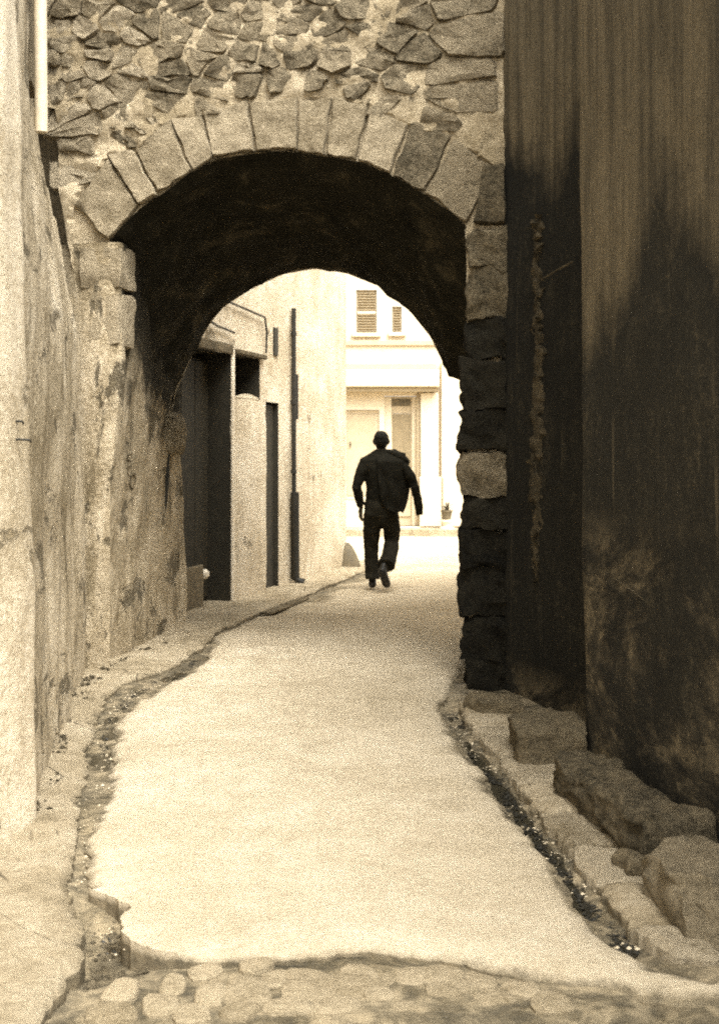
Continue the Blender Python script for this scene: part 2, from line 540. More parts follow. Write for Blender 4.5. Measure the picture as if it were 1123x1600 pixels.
def box_pts(c, ax, n, r, amp, seed, nscale=6.0, taper=None, chips=0):
    """a hewn block: rounded box on three half-axes, roughened"""
    ax = [Vector(a) for a in ax]
    ln = [a.length for a in ax]
    rc = random.Random(seed * 31 + 7)
    cuts = []
    for _ in range(chips):
        nn = Vector((rc.choice((-1, 1)) * rc.uniform(.3, 1), rc.choice((-1, 1)) * rc.uniform(.3, 1), rc.uniform(-.2, 1)))
        sup = sum(abs(a) * L for a, L in zip(nn, ln))
        cuts.append((nn, sup * rc.uniform(.74, .93)))
    verts, faces, idx = [], [], {}
    def vid(i, j, k):
        key = (i, j, k)
        if key not in idx:
            p = [2 * t / n - 1 for t in key]
            q = []
            inner = []
            for t, L in zip(p, ln):
                m = max(0.0, L - r)
                s = t * L
                inner.append(max(-m, min(m, s)))
                q.append(s)
            dv = Vector([a - b for a, b in zip(q, inner)])
            if dv.length > 1e-9: dv = dv.normalized() * min(r, min(ln))
            loc = Vector(inner) + dv
            for nn, dd_ in cuts:
                ex = loc.dot(nn) - dd_
                if ex > 0: loc = loc - nn * (ex / nn.length_squared)
            if taper: loc = taper(loc, ln)
            wv = Vector(c) + sum((a.normalized() * t for a, t in zip(ax, loc)), Vector())
            nv = Vector((seed * 1.7, seed * 0.9, seed * 2.3))
            d = Vector((fbm(wv + nv, 4, nscale), fbm(wv + nv + Vector((5, 1, 2)), 4, nscale), fbm(wv + nv + Vector((2, 8, 4)), 4, nscale)))
            idx[key] = len(verts)
            verts.append(wv + d * amp)
        return idx[key]
    for a in range(3):
        b, d = (a + 1) % 3, (a + 2) % 3
        for side in (0, n):
            for i in range(n):
                for j in range(n):
                    q = []
                    for (s, t) in ((i, j), (i + 1, j), (i + 1, j + 1), (i, j + 1)):
                        k = [0, 0, 0]
                        k[a], k[b], k[d] = side, s, t
                        q.append(vid(*k))
                    faces.append(tuple(q if side else q[::-1]))
    return verts, faces

def plain_box(lo, hi):
    v = [Vector((x, y, z)) for z in (lo[2], hi[2]) for y in (lo[1], hi[1]) for x in (lo[0], hi[0])]
    f = [(0, 2, 3, 1), (4, 5, 7, 6), (0, 1, 5, 4), (2, 6, 7, 3), (0, 4, 6, 2), (1, 3, 7, 5)]
    return v, f

def bev_box(fr, lo, hi, b=0.006):
    """box in a frame function with chamfered edges (24 corners)"""
    n = 3
    cs = []
    for k in range(3):
        h = (hi[k] - lo[k]) / 2
        bb = min(b, h * 0.45)
        cs.append((lo[k], lo[k] + bb, hi[k] - bb, hi[k]))
    verts, faces, idx = [], [], {}
    def vid(key):
        if key not in idx:
            idx[key] = len(verts)
            verts.append(fr(*key))
        return idx[key]
    quads = {}
    for a in range(3):
        b_, d = (a + 1) % 3, (a + 2) % 3
        for side in (0, 3):
            q = []
            for (s, t) in ((1, 1), (2, 1), (2, 2), (1, 2)):
                k = [0, 0, 0]
                k[a], k[b_], k[d] = cs[a][side], cs[b_][s], cs[d][t]
                q.append(vid(tuple(k)))
            faces.append(tuple(q))
    def corner(a, s):   # vertex of face on axis a at sign triple s
        k = [cs[i][1] if s[i] < 0 else cs[i][2] for i in range(3)]
        k[a] = cs[a][0] if s[a] < 0 else cs[a][3]
        return vid(tuple(k))
    for a in range(3):
        b_, d = (a + 1) % 3, (a + 2) % 3
        for sb in (-1, 1):
            for sd in (-1, 1):
                q = []
                for sa in (-1, 1):
                    s = [0, 0, 0]; s[a], s[b_], s[d] = sa, sb, sd
                    q.append((corner(b_, s), corner(d, s)))
                faces.append((q[0][0], q[0][1], q[1][1], q[1][0]))
    for sx in (-1, 1):
        for sy in (-1, 1):
            for sz in (-1, 1):
                faces.append(tuple(corner(a, (sx, sy, sz)) for a in range(3)))
    return verts, faces

def ident(x, y, z): return Vector((x, y, z))

def tube(pts, rad, seg=8, cap=True):
    pts = [Vector(p) for p in pts]
    rs = rad if isinstance(rad, (list, tuple)) else [rad] * len(pts)
    V, F = [], []
    ref = Vector((0.3, 0.2, 1)).normalized()
    for i, p in enumerate(pts):
        t = (pts[min(i + 1, len(pts) - 1)] - pts[max(i - 1, 0)]).normalized()
        r_ = ref if abs(t.dot(ref)) < 0.95 else Vector((1, 0, 0))
        a = t.cross(r_).normalized()
        b = t.cross(a)
        for k in range(seg):
            an = 2 * math.pi * k / seg
            V.append(p + (a * math.cos(an) + b * math.sin(an)) * rs[i])
    for i in range(len(pts) - 1):
        for k in range(seg):
            F.append((i * seg + k, i * seg + (k + 1) % seg, (i + 1) * seg + (k + 1) % seg, (i + 1) * seg + k))
    if cap:
        F.append(tuple(range(seg))[::-1])
        F.append(tuple((len(pts) - 1) * seg + k for k in range(seg)))
    return V, F

def merge(parts):
    V, F = [], []
    for v, f in parts:
        o = len(V)
        V += list(v)
        F += [tuple(i + o for i in q) for q in f]
    return V, F

# ------------------------------------------------------------------ the ground
def zg(x, y):
    return 0.012 * fbm((x, y, 0), 4, 0.9)

S = 90
gx = [(-S, -30), (S, -30), (S, 120), (-S, 120)]
gv, gf = [], []
ng = 60
def axis(a, b, n, c, k):     # denser around c
    t = np.linspace(-1, 1, n)
    s = np.sign(t) * np.abs(t) ** k
    return [c + (v * (b - c) if v > 0 else v * (c - a)) for v in s]
xs, ys = axis(-S, S, 301, 0.0, 3.6), axis(-30, 120, 281, 4.6, 3.4)
for y in ys:
    for x in xs:
        hol = .075 * math.exp(-((x + .80) / .20) ** 2 - ((y - 4.10) / .30) ** 2) - .014 * math.exp(-((x - .1) / .8) ** 2 - ((y - 3.72) / .16) ** 2)
        gut = .035 * math.exp(-((x - float(np.interp(y, [3.8, 4.4, 5.1, 5.8, 6.4, 7.1, 7.8], [.86, .79, .72, .67, .63, .575, .56]))) / .05) ** 2) if 3.5 < y < 8 else 0
        gv.append(Vector((x, y, -hol - gut - 0.050 + (0.020 * fbm((x, y, 4), 5, 3.0) if abs(x) < 6 and abs(y) < 30 else 0))))
ground = struct('ground', gv, grid_faces(len(ys), len(xs)), M['mud'])

road_l = [(-.70, 3.97), (-.74, 4.10), (-.73, 4.28), (-.90, 4.42), (-1.00, 4.8), (-1.085, 5.17), (-1.15, 5.9), (-1.29, 6.67), (-1.40, 7.5), (-1.38, 8.0), (-1.22, 8.8), (-1.15, 9.5), (-1.20, 10.9), (-.93, 12.24), (-.60, 13.6), (-.12, 15.8), (.25, 17.4)]
road_far = [(.1, 18.3), (-4, 19.0), (-9, 19.4), (-9, 24.1), (11, 24.1), (11, 14.0), (3.4, 13.0), (1.35, 11.5), (.98, 10.6), (.80, 9.4), (.62, 8.5)]
road_r = [(.49, 7.79), (.50, 7.1), (.555, 6.38), (.61, 5.7), (.672, 5.08), (.735, 4.35), (.80, 4.0), (.88, 3.87), (.98, 3.78), (1.12, 3.72), (1.5, 3.66)]
road_b = [(1.5, 3.45), (.95, 3.60), (.6, 3.72), (.36, 3.82), (.26, 3.86), (.12, 3.92), (0, 3.93), (-.2, 3.91), (-.35, 3.87), (-.50, 3.87), (-.63, 3.92)]
def zroad(x, y):
    return zg(x, y) * 0.6 - 0.02 * min(1, (abs(x + .3) / 1.2)) ** 2 if y < 12 else zg(x, y) * 0.6 - 0.02
v, f = sheet(road_l + road_far + road_r + road_b, 0.020, 0.08, zroad, 0.17, 0.045, 2.8, 0.075, 0.036, far=12)
road = struct('road', v, f, M['road'])
near = [(-.42, 3.44), (-.2, 3.455), (.1, 3.47), (.24, 3.45), (.29, 3.36), (.6, 3.2), (1.3, 3.1), (1.6, 2.2), (1.6, 0.2), (-1.2, 0.2), (-1.2, 2.4), (-.6, 3.2)]
v, f = sheet(near, 0.03, 0.10, lambda x, y: -0.022 + zg(x, y) * .5, 0.08, 0.03, 4.0, 0.05, 0.02)
struct('road_patch', v, f, M['road'])

pave_l = [(-2.4, 1.0), (-1.05, 1.0), (-.88, 3.0), (-.83, 3.41), (-.86, 3.9), (-.97, 4.35), (-1.135, 5.08), (-1.24, 5.77), (-1.43, 6.67), (-1.585, 8.0), (-1.57, 8.45), (-1.33, 9.2), (-1.24, 10.0), (-1.23, 10.9), (-.96, 12.24), (-.63, 13.6), (-.15, 15.8), (.22, 17.4), (.05, 18.2), (-4, 18.9), (-4, 18.2), (-.7, 17.4), (-1.7, 13.6), (-2.3, 11.0), (-2.3, 8.6), (-1.7, 5.0)]
def zpave(x, y):
    return 0.0 + 0.012 * fbm((x, y, 9), 5, 2.2) + 0.008 * min(1, max(0, (y - 9) / 1.5))
v, f = sheet(pave_l, 0.022, 0.055, zpave, 0.20, 0.035, 3.0, 0.07, 0.030, far=12)
pavement = struct('pavement', v, f, M['pave'])

# dark stones added for the pavement's shaded kerb edge beyond the arch
dr = empty('gutter_drain', (-.62, 13.2, -.02), 'dark wet drain slot sunk into the pavement edge past the big dark doorway', 'drain')
for k in range(2):
    y0 = 12.15 + k * .62
    x0 = -.89 + (y0 - 12.15) * .25
    fr = lambda x, y, z, y0=y0, x0=x0: Vector((x0 + x + (y) * .26, y0 + y, z))
    v, f = bev_box(fr, (-.06, 0, -.02), (.06, .60, .004 + .004 * k), .008)
    obj('drain_stone', v, f, M['kerb_stone'], dr, False)

# cobbles of the strip across the near end of the road
rng = random.Random(5)
cob = 0
def cobble(x, y, a, b, h, rot):
    global cob
    V, F = [], []
    nseg = 11
    ph = rng.uniform(0, 6)
    for r_, zz in ((1.0, -.05), (1.0, h * .35), (.90, h * .8), (.62, h), (.3, h * 1.04)):
        for k in range(nseg):
            t = 2 * math.pi * k / nseg
            m = 1 + .12 * math.sin(2 * t + ph) + .08 * math.sin(3 * t + 2 * ph)
            sx = math.copysign(abs(math.cos(t)) ** .75, math.cos(t)) * a * r_ * m
            sy = math.copysign(abs(math.sin(t)) ** .75, math.sin(t)) * b * r_ * m
            V.append(Vector((x + sx * math.cos(rot) - sy * math.sin(rot), y + sx * math.sin(rot) + sy * math.cos(rot), -.042 + zz + .004 * fbm((sx * 20 + ph, sy * 20, zz), 3))))
    for i in range(4):
        for k in range(nseg):
            F.append((i * nseg + k, i * nseg + (k + 1) % nseg, (i + 1) * nseg + (k + 1) % nseg, (i + 1) * nseg + k))
    F.append(tuple(4 * nseg + k for k in range(nseg)))
    obj('cobble', V, F, M['cobble'], ground)
    cob += 1
spots = [(385, 1557, 34, 20), (330, 1562, 22, 16), (428, 1535, 18, 12), (490, 1553, 42, 20), (478, 1533, 30, 10), (553, 1548, 42, 18), (560, 1530, 26, 14), (612, 1545, 18, 16), (645, 1534, 24, 14), (690, 1532, 26, 14), (690, 1556, 20, 12), (590, 1563, 22, 10), (520, 1576, 36, 12), (450, 1580, 30, 12), (720, 1549, 18, 12), (750, 1540, 22, 11), (770, 1562, 26, 12), (815, 1552, 22, 12), (270, 1545, 18, 14), (320, 1524, 22, 11), (400, 1515, 22, 9), (250, 1578, 26, 14), (640, 1580, 20, 10), (190, 1555, 24, 14), (175, 1590, 30, 14), (860, 1572, 30, 14), (300, 1590, 26, 12), (375, 1588, 26, 11)]
for px, py, a, b in spots:
    x, y = G(px, py)
    x, y = x * 1.033, y * 1.033        # bedded below road level
    s = y / FPX
    cobble(x, y, a * s * 1.25, b * s * y / EYE * 1.1, rng.uniform(.010, .018), rng.uniform(-.25, .25))

# kerb slabs on the right, between the gutter and the stones
kl = [(.60, 7.85), (.625, 7.1), (.69, 6.4), (.725, 5.9), (.765, 5.4), (.80, 4.95), (.84, 4.5), (.87, 4.12), (.92, 3.88)]
kr = [(.98, 7.95), (.93, 7.1), (1.02, 6.4), (1.02, 5.9), (1.04, 5.4), (1.05, 4.95), (1.08, 4.5), (1.10, 4.12), (1.12, 3.88)]
kerb = empty('kerb', (.85, 6.0, -.05), 'uneven row of worn pale kerb slabs between gutter and foot of the dark wall', 'kerb')
for i in range(len(kl) - 1):
    g_ = .003
    poly = [(kl[i][0], kl[i][1] - g_), (kr[i][0], kr[i][1] - g_ - .03), (kr[i + 1][0], kr[i + 1][1] + g_), (kl[i + 1][0], kl[i + 1][1] + g_)]
    hz, tl = rng.uniform(-.006, .006), rng.uniform(-.04, .04)
    cxm = (kl[i][0] + kr[i][0]) / 2
    v, f = sheet(poly, 0.02, 0.035, lambda x, y: .0 + hz + tl * (x - cxm) + .012 * fbm((x, y, 2), 5, 6), .12, .022, 6, .03, .022)
    obj('kerb_slab', v, f, M['pale_stone'] if i % 3 else M['pave'], kerb)

# ------------------------------------------------------------------ the archway
arch = empty('stone_archway', A(0, 0, 0), 'rough rubble stone archway with pale wedge stones and soot black vault spanning the alley', 'archway')
WD = 2.1
front_px = [(170, 377), (192, 352), (220, 325), (260, 296), (300, 269), (340, 246), (400, 238), (450, 236), (505, 242), (560, 253), (610, 273), (660, 301), (698, 328), (727, 352)]
back_px = [(268, 648), (275, 612), (290, 578), (310, 536), (328, 505), (350, 479), (392, 452), (440, 429), (490, 420), (540, 427), (590, 447), (640, 487), (672, 527), (690, 565), (702, 588), (722, 596), (764, 640)]
def resample(pts, n):
    P = np.array(pts, dtype=float)
    d = np.r_[0, np.cumsum(np.sqrt(((P[1:] - P[:-1]) ** 2).sum(1)))]
    s = np.linspace(0, d[-1], n)
    return np.c_[np.interp(s, d, P[:, 0]), np.interp(s, d, P[:, 1])]
NA = 72
fa = resample([W(x, y, 0) for x, y in front_px], NA)
ba = resample([W(x, y, WD) for x, y in back_px], NA)
joints = [((170, 377), (112, 318)), ((217, 321), (168, 243)), ((247, 304), (210, 236)), ((300, 269), (266, 184)), ((333, 247), (317, 178)), ((399, 238), (388, 158)), ((464, 236), (466, 150)), ((507, 242), (520, 148)), ((557, 252), (577, 164)), ((610, 273), (640, 192)), ((662, 302), (708, 214)), ((727, 350), (778, 262))]
J = [(W(*a), W(*b)) for a, b in joints]
EXT = []
for i in range(len(J) - 1): EXT += [Vector(J[i][1]), (Vector(J[i][1]) + Vector(J[i + 1][1])) / 2]
EXT.append(Vector(J[-1][1]))
def below_ext(p, m):
    """is p under the outer line of the voussoirs (plus margin)?"""
    for a_, b_ in zip(EXT, EXT[1:]):
        if a_.x <= p[0] <= b_.x:
            t = (p[0] - a_.x) / (b_.x - a_.x)
            return p[1] < a_.y + (b_.y - a_.y) * t + m
    return p[1] < (2.55 if p[0] < EXT[0].x else EXT[-1].y + m)

# mortar core, front surface
uF, zF = fa[0]
uR, zR = fa[-1]
UL, UR, ZT = -1.95, 1.75, 5.7
SLOT = [(ZT, UL), (4.05, UL), (3.92, W(89, 700)[0]), (3.3, W(95, 700)[0]), (3.15, W(100, 700)[0]), (2.75, W(114, 700)[0]), (2.35, W(128, 700)[0]), (2.2, UL)]
poly = [(UL, -.1), (uF + .0, -.1)] + [tuple(p) for p in fa] + [(uR + .02, -.1), (UR, -.1), (UR, ZT)] + [(u_, z_) for z_, u_ in SLOT]
bd = densify(poly, .05)
pts = [(random.uniform(-.012, .012) + UL + i * .03, random.uniform(-.012, .012) + j * .03) for i in range(int((UR - UL) / .03)) for j in range(int(ZT / .03))]
nb = len(bd)
vv, ee, ff, *_ = delaunay_2d_cdt([Vector(p) for p in bd] + [Vector(p) for p in pts], [(i, (i + 1) % nb) for i in range(nb)], [list(range(nb))], 1, 1e-5)
def mortar_w(u, z):
    p = (u * 1.0, 3.1, z)
    w_ = -.004 - .016 * fbm(p, 4, 3.0) - .026 * fbm((u, 8.2, z), 5, 8.0)
    return w_ * .3 + .022 if below_ext((u, z), -.02) else w_
V = [A(p.x, mortar_w(p.x, p.y), p.y) for p in vv]
obj('mortar_face', V, [tuple(q) for q in ff], M['mortar'], arch)
obj('core', [A(-2.7, .32, 1.8), A(-1.42, .32, 1.8), A(-1.42, .32, 5.6), A(-2.7, .32, 5.6)], [(0, 1, 2, 3)], M['kerb_stone'], arch, False)
# vault
rows = []
nv = 36
for i in range(nv + 1):
    t = i / nv
    for k in range(NA):
        e = t * t * (3 - 2 * t) * .25 + t * .75
        u = fa[k][0] * (1 - e) + ba[k][0] * e
        z = fa[k][1] * (1 - e) + ba[k][1] * e
        w = t * WD
        q = (u, w, z)
        d = .03 * fbm(q, 5, 3.5) + .02 * fbm(q, 4, 11)
        if i in (0,): d *= .3
        cxm, czm = -.3, 1.6
        n_ = Vector((u - cxm, z - czm)).normalized()
        rows.append(A(u + n_.x * d, w, z + n_.y * d))
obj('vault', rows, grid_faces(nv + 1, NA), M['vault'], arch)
# back face, right passage wall, top: closes the mass of the archway
poly = [(UL - .2, -.1), (ba[0][0], -.1)] + [tuple(p) for p in ba] + [(ba[-1][0], -.1), (UR + .6, -.1), (UR + .6, ZT), (UL - .2, ZT)]
bd = densify(poly, .2)
nb = len(bd)
vv, ee, ff, *_ = delaunay_2d_cdt([Vector(p) for p in bd], [(i, (i + 1) % nb) for i in range(nb)], [list(range(nb))], 1, 1e-5)
obj('back_face', [A(p.x, WD, p.y) for p in vv], [tuple(q) for q in ff], M['mortar'], arch, False)
obj('coping', *bev_box(lambda u, w, z: A(u, w, z), (UL - .2, -.02, ZT + .001), (UR + .6, WD + .02, ZT + .12), .02), M['mortar'], arch, False)
def rpath(z):
    a, b = A(uR + .03, .05, 0), A(ba[-1][0], WD, 0)
    return [(b.x, b.y), (a.x, a.y)]
v, f, _ = wall_loft(lambda z: rpath(z), -.1, zR - .02, .1, .1, .02)
rtop = len(v)
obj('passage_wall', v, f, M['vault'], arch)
# spandrel between the front arch's right springing and the lower back springing
a0, a1 = A(uR + .03, .05, zR), A(ba[-1][0], WD, ba[-1][1])

# voussoirs
for i in range(len(J) - 1):
    (a0_, a1_), (b0_, b1_) = J[i], J[i + 1]
    a0_, a1_, b0_, b1_ = [Vector(p) for p in (a0_, a1_, b0_, b1_)]
    proud = random.uniform(.006, .028)
    dep = .34
    gap = .007
    inner = [a0_.lerp(b0_, t / 4) for t in range(5)]
    # follow the traced intrados
    for k in range(1, 4):
        j = np.argmin(((fa - np.array(inner[k])) ** 2).sum(1))
        inner[k] = (inner[k] + Vector(fa[j]) * 2) / 3
    outer = [a1_.lerp(b1_, t / 4) for t in range(5)]
    mx = (a1_ - a0_).length * random.uniform(-.05, .06)
    V, F, idx = [], [], {}
    n = 9
    L = (b0_ - a0_).length
    Lo = (b1_ - a1_).length
    for iz, wz in enumerate((-proud + .008, -proud, .05, dep)):
        for r_ in range(n + 1):
            for s_ in range(n + 1):
                t, q = s_ / n, r_ / n
                if iz == 0:
                    t = .03 + .94 * t; q = .02 + .96 * q
                def at(lst, t):
                    x = t * 4; k_ = min(3, int(x)); return lst[k_].lerp(lst[k_ + 1], x - k_)
                g2 = gap / max(.05, L)
                tt = g2 + (1 - 2 * g2) * t
                p = at(inner, tt).lerp(at(outer, tt) + (at(outer, tt) - at(inner, tt)).normalized() * mx, .02 + .95 * q)
                edge = min(s_, n - s_, r_, n - r_)
                dw = .016 * fbm((p.x * 1 + i * 3, 5, p.y), 5, 9)
                p = p + Vector((fbm((p.x, i, p.y), 3, 8), fbm((p.x, i + 9, p.y), 3, 8))) * .016
                ww = wz + (dw if iz < 2 else 0)
                if iz == 0: ww = -proud - .004 + dw
                if iz == 1: ww = -proud + .012 + dw
                idx[(iz, r_, s_)] = len(V)
                V.append(A(p.x, ww, p.y))
    for r_ in range(n):
        for s_ in range(n):
            F.append((idx[0, r_, s_], idx[0, r_, s_ + 1], idx[0, r_ + 1, s_ + 1], idx[0, r_ + 1, s_]))
    ring = [(0, s_) for s_ in range(n)] + [(r_, n) for r_ in range(n)] + [(n, n - s_) for s_ in range(n)] + [(n - r_, 0) for r_ in range(n)]
    for iz in range(3):
        for k in range(len(ring)):
            a_, b_ = ring[k], ring[(k + 1) % len(ring)]
            F.append((idx[(iz,) + a_], idx[(iz,) + b_], idx[(iz + 1,) + b_], idx[(iz + 1,) + a_]))
    used = sorted({k for q in F for k in q})
    mp = {k: i_ for i_, k in enumerate(used)}
    obj('voussoir', [V[k] for k in used], [tuple(mp[k] for k in q) for q in F], M['ashlar'] if i < 9 else M['kerb_stone'], arch)

# rubble: one irregular stone per cell
uRt = W(797, 200)[0]
seeds = []
row, z = 0, 2.45
rr = random.Random(11)
while z < 5.35:
    hgt = rr.uniform(.10, .185)
    u = -1.93 + rr.uniform(0, .2)
    while u < 1.10:
        wd = rr.uniform(.11, .36)
        c = (u + wd / 2 + rr.uniform(-.03, .03), z + hgt / 2 + rr.uniform(-.065, .065))
        in_slot = 2.2 < c[1] < 4.02 and c[0] < float(np.interp(c[1], [2.35, 2.75, 3.15, 3.3, 3.95], [W(133, 700)[0], W(119, 700)[0], W(104, 700)[0], W(102, 700)[0], W(97, 700)[0]])) + .05
        if not below_ext(c, .045) and not in_slot and c[0] < uRt - .05: seeds.append(c)
        u += wd
    z += hgt
SD = np.array(seeds)
def clip(poly, n, d):
    out = []
    for a_, b_ in zip(poly, poly[1:] + poly[:1]):
        da, db = a_.dot(n) - d, b_.dot(n) - d
        if da <= 0: out.append(a_)
        if da * db < 0: out.append(a_.lerp(b_, da / (da - db)))
    return out
asp = 1.45
nst = 0
for i, c in enumerate(seeds):
    cv = Vector((c[0], c[1] * asp))
    poly = [cv + Vector(p) for p in ((-.36, -.24), (.36, -.24), (.36, .24), (-.36, .24))]
    dd = ((SD[:, 0] - c[0]) ** 2 + ((SD[:, 1] - c[1]) * asp) ** 2)
    for k in np.argsort(dd)[1:18]:
        o_ = Vector((SD[k][0], SD[k][1] * asp))
        n_ = (o_ - cv)
        if n_.length < 1e-6: continue
        mid = (o_ + cv) / 2
        n_.normalize()
        poly = clip(poly, n_, mid.dot(n_) - rr.uniform(.002, .012))
        if len(poly) < 3: break
    if len(poly) < 3: continue
    poly = [Vector((p.x, p.y / asp)) for p in poly]
    poly = [Vector((min(p.x, uRt), p.y)) for p in poly]
    # keep clear of the voussoirs
    cc = sum(poly, Vector((0, 0))) / len(poly)
    poly = [p if not below_ext(p, .012) else p.lerp(cc, .45) for p in poly]
    if any(below_ext(p, .0) for p in poly): poly = [p.lerp(cc, .35) + Vector((0, .03)) for p in poly]
    # knock the corners off
    q = []
    for a_, b_ in zip(poly, poly[1:] + poly[:1]):
        if (b_ - a_).length < .012: continue
        q += [a_.lerp(b_, .10), a_.lerp(b_, .5), a_.lerp(b_, .90)]
    if len(q) < 5: continue
    cc = sum(q, Vector((0, 0))) / len(q)
    leftness = max(0.0, min(1.0, (-.75 - c[0]) / .6))
    proud = rr.uniform(.004, .036) * (1 - .25 * leftness)
    tl = Vector((rr.uniform(-.12, .12), rr.uniform(-.12, .12)))
    V, F = [], []
    m = len(q)
    for (sc_, wz) in ((1.0, .05), (1.0, -.3 * proud + .004), (.94, -1.0 * proud), (.55, -1.05 * proud)):
        for p in q:
            o_ = p - cc
            pp = cc + o_ * sc_ + Vector((fbm((p.x, i, p.y), 3, 14), fbm((p.x, i + 5, p.y), 3, 14))) * .020
            w_ = wz + (tl.dot(o_) * (1 if wz < 0 else 0)) + (.026 * fbm((pp.x, i * .7, pp.y), 4, 13) if wz < .04 else 0)
            V.append(A(pp.x, w_, pp.y))
    for k in range(3):
        for j in range(m):
            F.append((k * m + j, k * m + (j + 1) % m, (k + 1) * m + (j + 1) % m, (k + 1) * m + j))
    V.append(A(cc.x, -1.02 * proud + .012 * fbm((cc.x, 4, cc.y), 3, 12), cc.y))
    for j in range(m): F.append((3 * m + j, 3 * m + (j + 1) % m, 4 * m))
    pale = rr.random() < (.12 + .75 * leftness)
    obj('rubble_stone', V, F, M['rubble_pale'] if pale else M['rubble'], arch)
    nst += 1

# quoins of the right jamb
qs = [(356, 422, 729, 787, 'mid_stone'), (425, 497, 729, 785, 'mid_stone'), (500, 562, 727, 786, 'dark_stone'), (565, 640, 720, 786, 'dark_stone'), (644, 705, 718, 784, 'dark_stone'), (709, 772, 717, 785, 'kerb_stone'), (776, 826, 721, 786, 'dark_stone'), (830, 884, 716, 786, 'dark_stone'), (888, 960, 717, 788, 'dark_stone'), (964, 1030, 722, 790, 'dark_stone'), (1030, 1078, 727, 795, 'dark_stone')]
for i, (y0, y1, x0, x1, mm) in enumerate(qs):
    ua, za = W(x0, y1)
    ub, zb = W(x1 + 12, y0 - 2)
    za -= .006; zb += .004
    if i == len(qs) - 1: za = -.06
    c = A((ua + ub) / 2, .15, (za + zb) / 2)
    ax = (AU * ((ub - ua) / 2), AN * .20, Vector((0, 0, (zb - za) / 2)))
    v, f = box_pts(c, ax, 9, .010, .040, i + 3, 7.0, None, 4)
    obj('quoin', v, f, M[mm], arch)
# springer block over the right jamb, pointed
ua, za = W(729, 352); ub, zb = W(787, 258)
def tp(p, ln):
    k = (p.z + ln[2]) / (2 * ln[2])
    return Vector((p.x * (1 - .45 * k) + .03 * k, p.y, p.z))
v, f = box_pts(A((ua + ub) / 2 + .025, .12, (za + zb) / 2), (AU * ((ub - ua) / 2 - .01), AN * .175, Vector((0, 0, (zb - za) / 2))), 6, .02, .02, 21, 7, tp)
obj('springer', v, f, M['mid_stone'], arch)
# two jamb stones under the left springing
for i, (x0, x1, y0, y1) in enumerate([(124, 189, 383, 451), (140, 188, 457, 541)]):
    ua, za = W(x0, y1); ub, zb = W(x1, y0)
    v, f = box_pts(A((ua + ub) / 2, .15, (za + zb) / 2), (AU * ((ub - ua) / 2), AN * .170, Vector((0, 0, (zb - za) / 2))), 6, .025, .02, 40 + i, 7)
    obj('quoin', v, f, M['ashlar'], arch)

# left pier: plaster wrapping from the street face into the passage and on to the doorway beyond
def px_interp(y, tab):
    return float(np.interp(y, [t[0] for t in tab], [t[1] for t in tab]))
Jt = [(-200, 78), (10, 82), (330, 97), (530, 128), (720, 132), (1045, 134)]
Ft = [(300, 184), (380, 188), (560, 190), (700, 176), (850, 160), (1045, 142)]
Bt = [(300, 268), (640, 268), (1000, 276)]
def z_to_y(z, Y=8.95): return HY - (z - EYE) * FPX / Y
def junction(z):
    y = z_to_y(z)
    u = W(px_interp(y, Jt), 700, 0)[0]
    return u
def pier_path(z):
    y = z_to_y(z)
    uj = junction(z)
    uf = W(px_interp(y, Ft), 700, 0)[0]
    ub = W(px_interp(z_to_y(z, 10.9), Bt), 700, WD)[0]
    if z > 2.0:   # above the corbel the masonry leans in to meet the vault
        ub += 0.02
    a_, b_, c_, d_ = A(uj - .12, .03, 0), A(uf, -.012, 0), A(ub, WD, 0), A(ub + .02, WD + .22, 0)
    m1 = A((uj + uf) / 2, -.015, 0)
    return [(a_.x, a_.y), (m1.x, m1.y), (b_.x, b_.y), (c_.x, c_.y), (d_.x, d_.y)]
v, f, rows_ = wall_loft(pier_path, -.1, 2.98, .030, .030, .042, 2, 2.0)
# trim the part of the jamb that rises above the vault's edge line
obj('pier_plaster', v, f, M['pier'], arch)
# corbel at the back arch's left springing, with an iron below it
cu, cz = W(257, 680, WD - .25)
v, f = box_pts(A(cu + .03, WD - .22, cz), (AU * .125, AN * .15, Vector((0, 0, .19))), 10, .12, .03, 66, 5)
obj('corbel', v, f, M['kerb_stone'], arch)
pa, pb = W(249, 712, WD - .3), W(246, 800, WD - .3)
v, f = tube([A(pa[0] + .07, WD - .3, pa[1] + .05), A(pa[0] + .065, WD - .3, (pa[1] + pb[1]) / 2), A(pb[0] + .06, WD - .3, pb[1])], [.022, .02, .014], 8)
obj('iron_bar', v, f, M['iron'], arch)
# scratched scrawl on the plaster
def wall_at(px, py):
    """point of the pier plaster nearest to a survey ray"""
    d = Vector(((px - CX) / FPX, 1.0, (HY - py) / FPX)).normalized()
    o_ = Vector((0, 0, EYE))
    best, bp = 1e9, None
    for r_ in rows_:
        for p in r_:
            q = p - o_
            e = (q - d * q.dot(d)).length
            if e < best: best, bp = e, (d * q.dot(d) + o_)
    return bp
scr = []
for st in ([(205, 708), (198, 711), (197, 717), (204, 720), (205, 726), (198, 729)], [(209, 708), (208, 728)], [(212, 709), (209, 716)], [(198, 738), (203, 746), (202, 752), (197, 750)], [(207, 738), (211, 747), (206, 765), (201, 755)], [(204, 742), (212, 741)]):
    pts = [wall_at(*p) for p in st]
    scr.append(tube([p + Vector((.006, -.006, 0)) for p in pts], .0035, 5))
v, f = merge(scr)
obj('scratched_scrawl', v, f, M['far_dark'], arch)

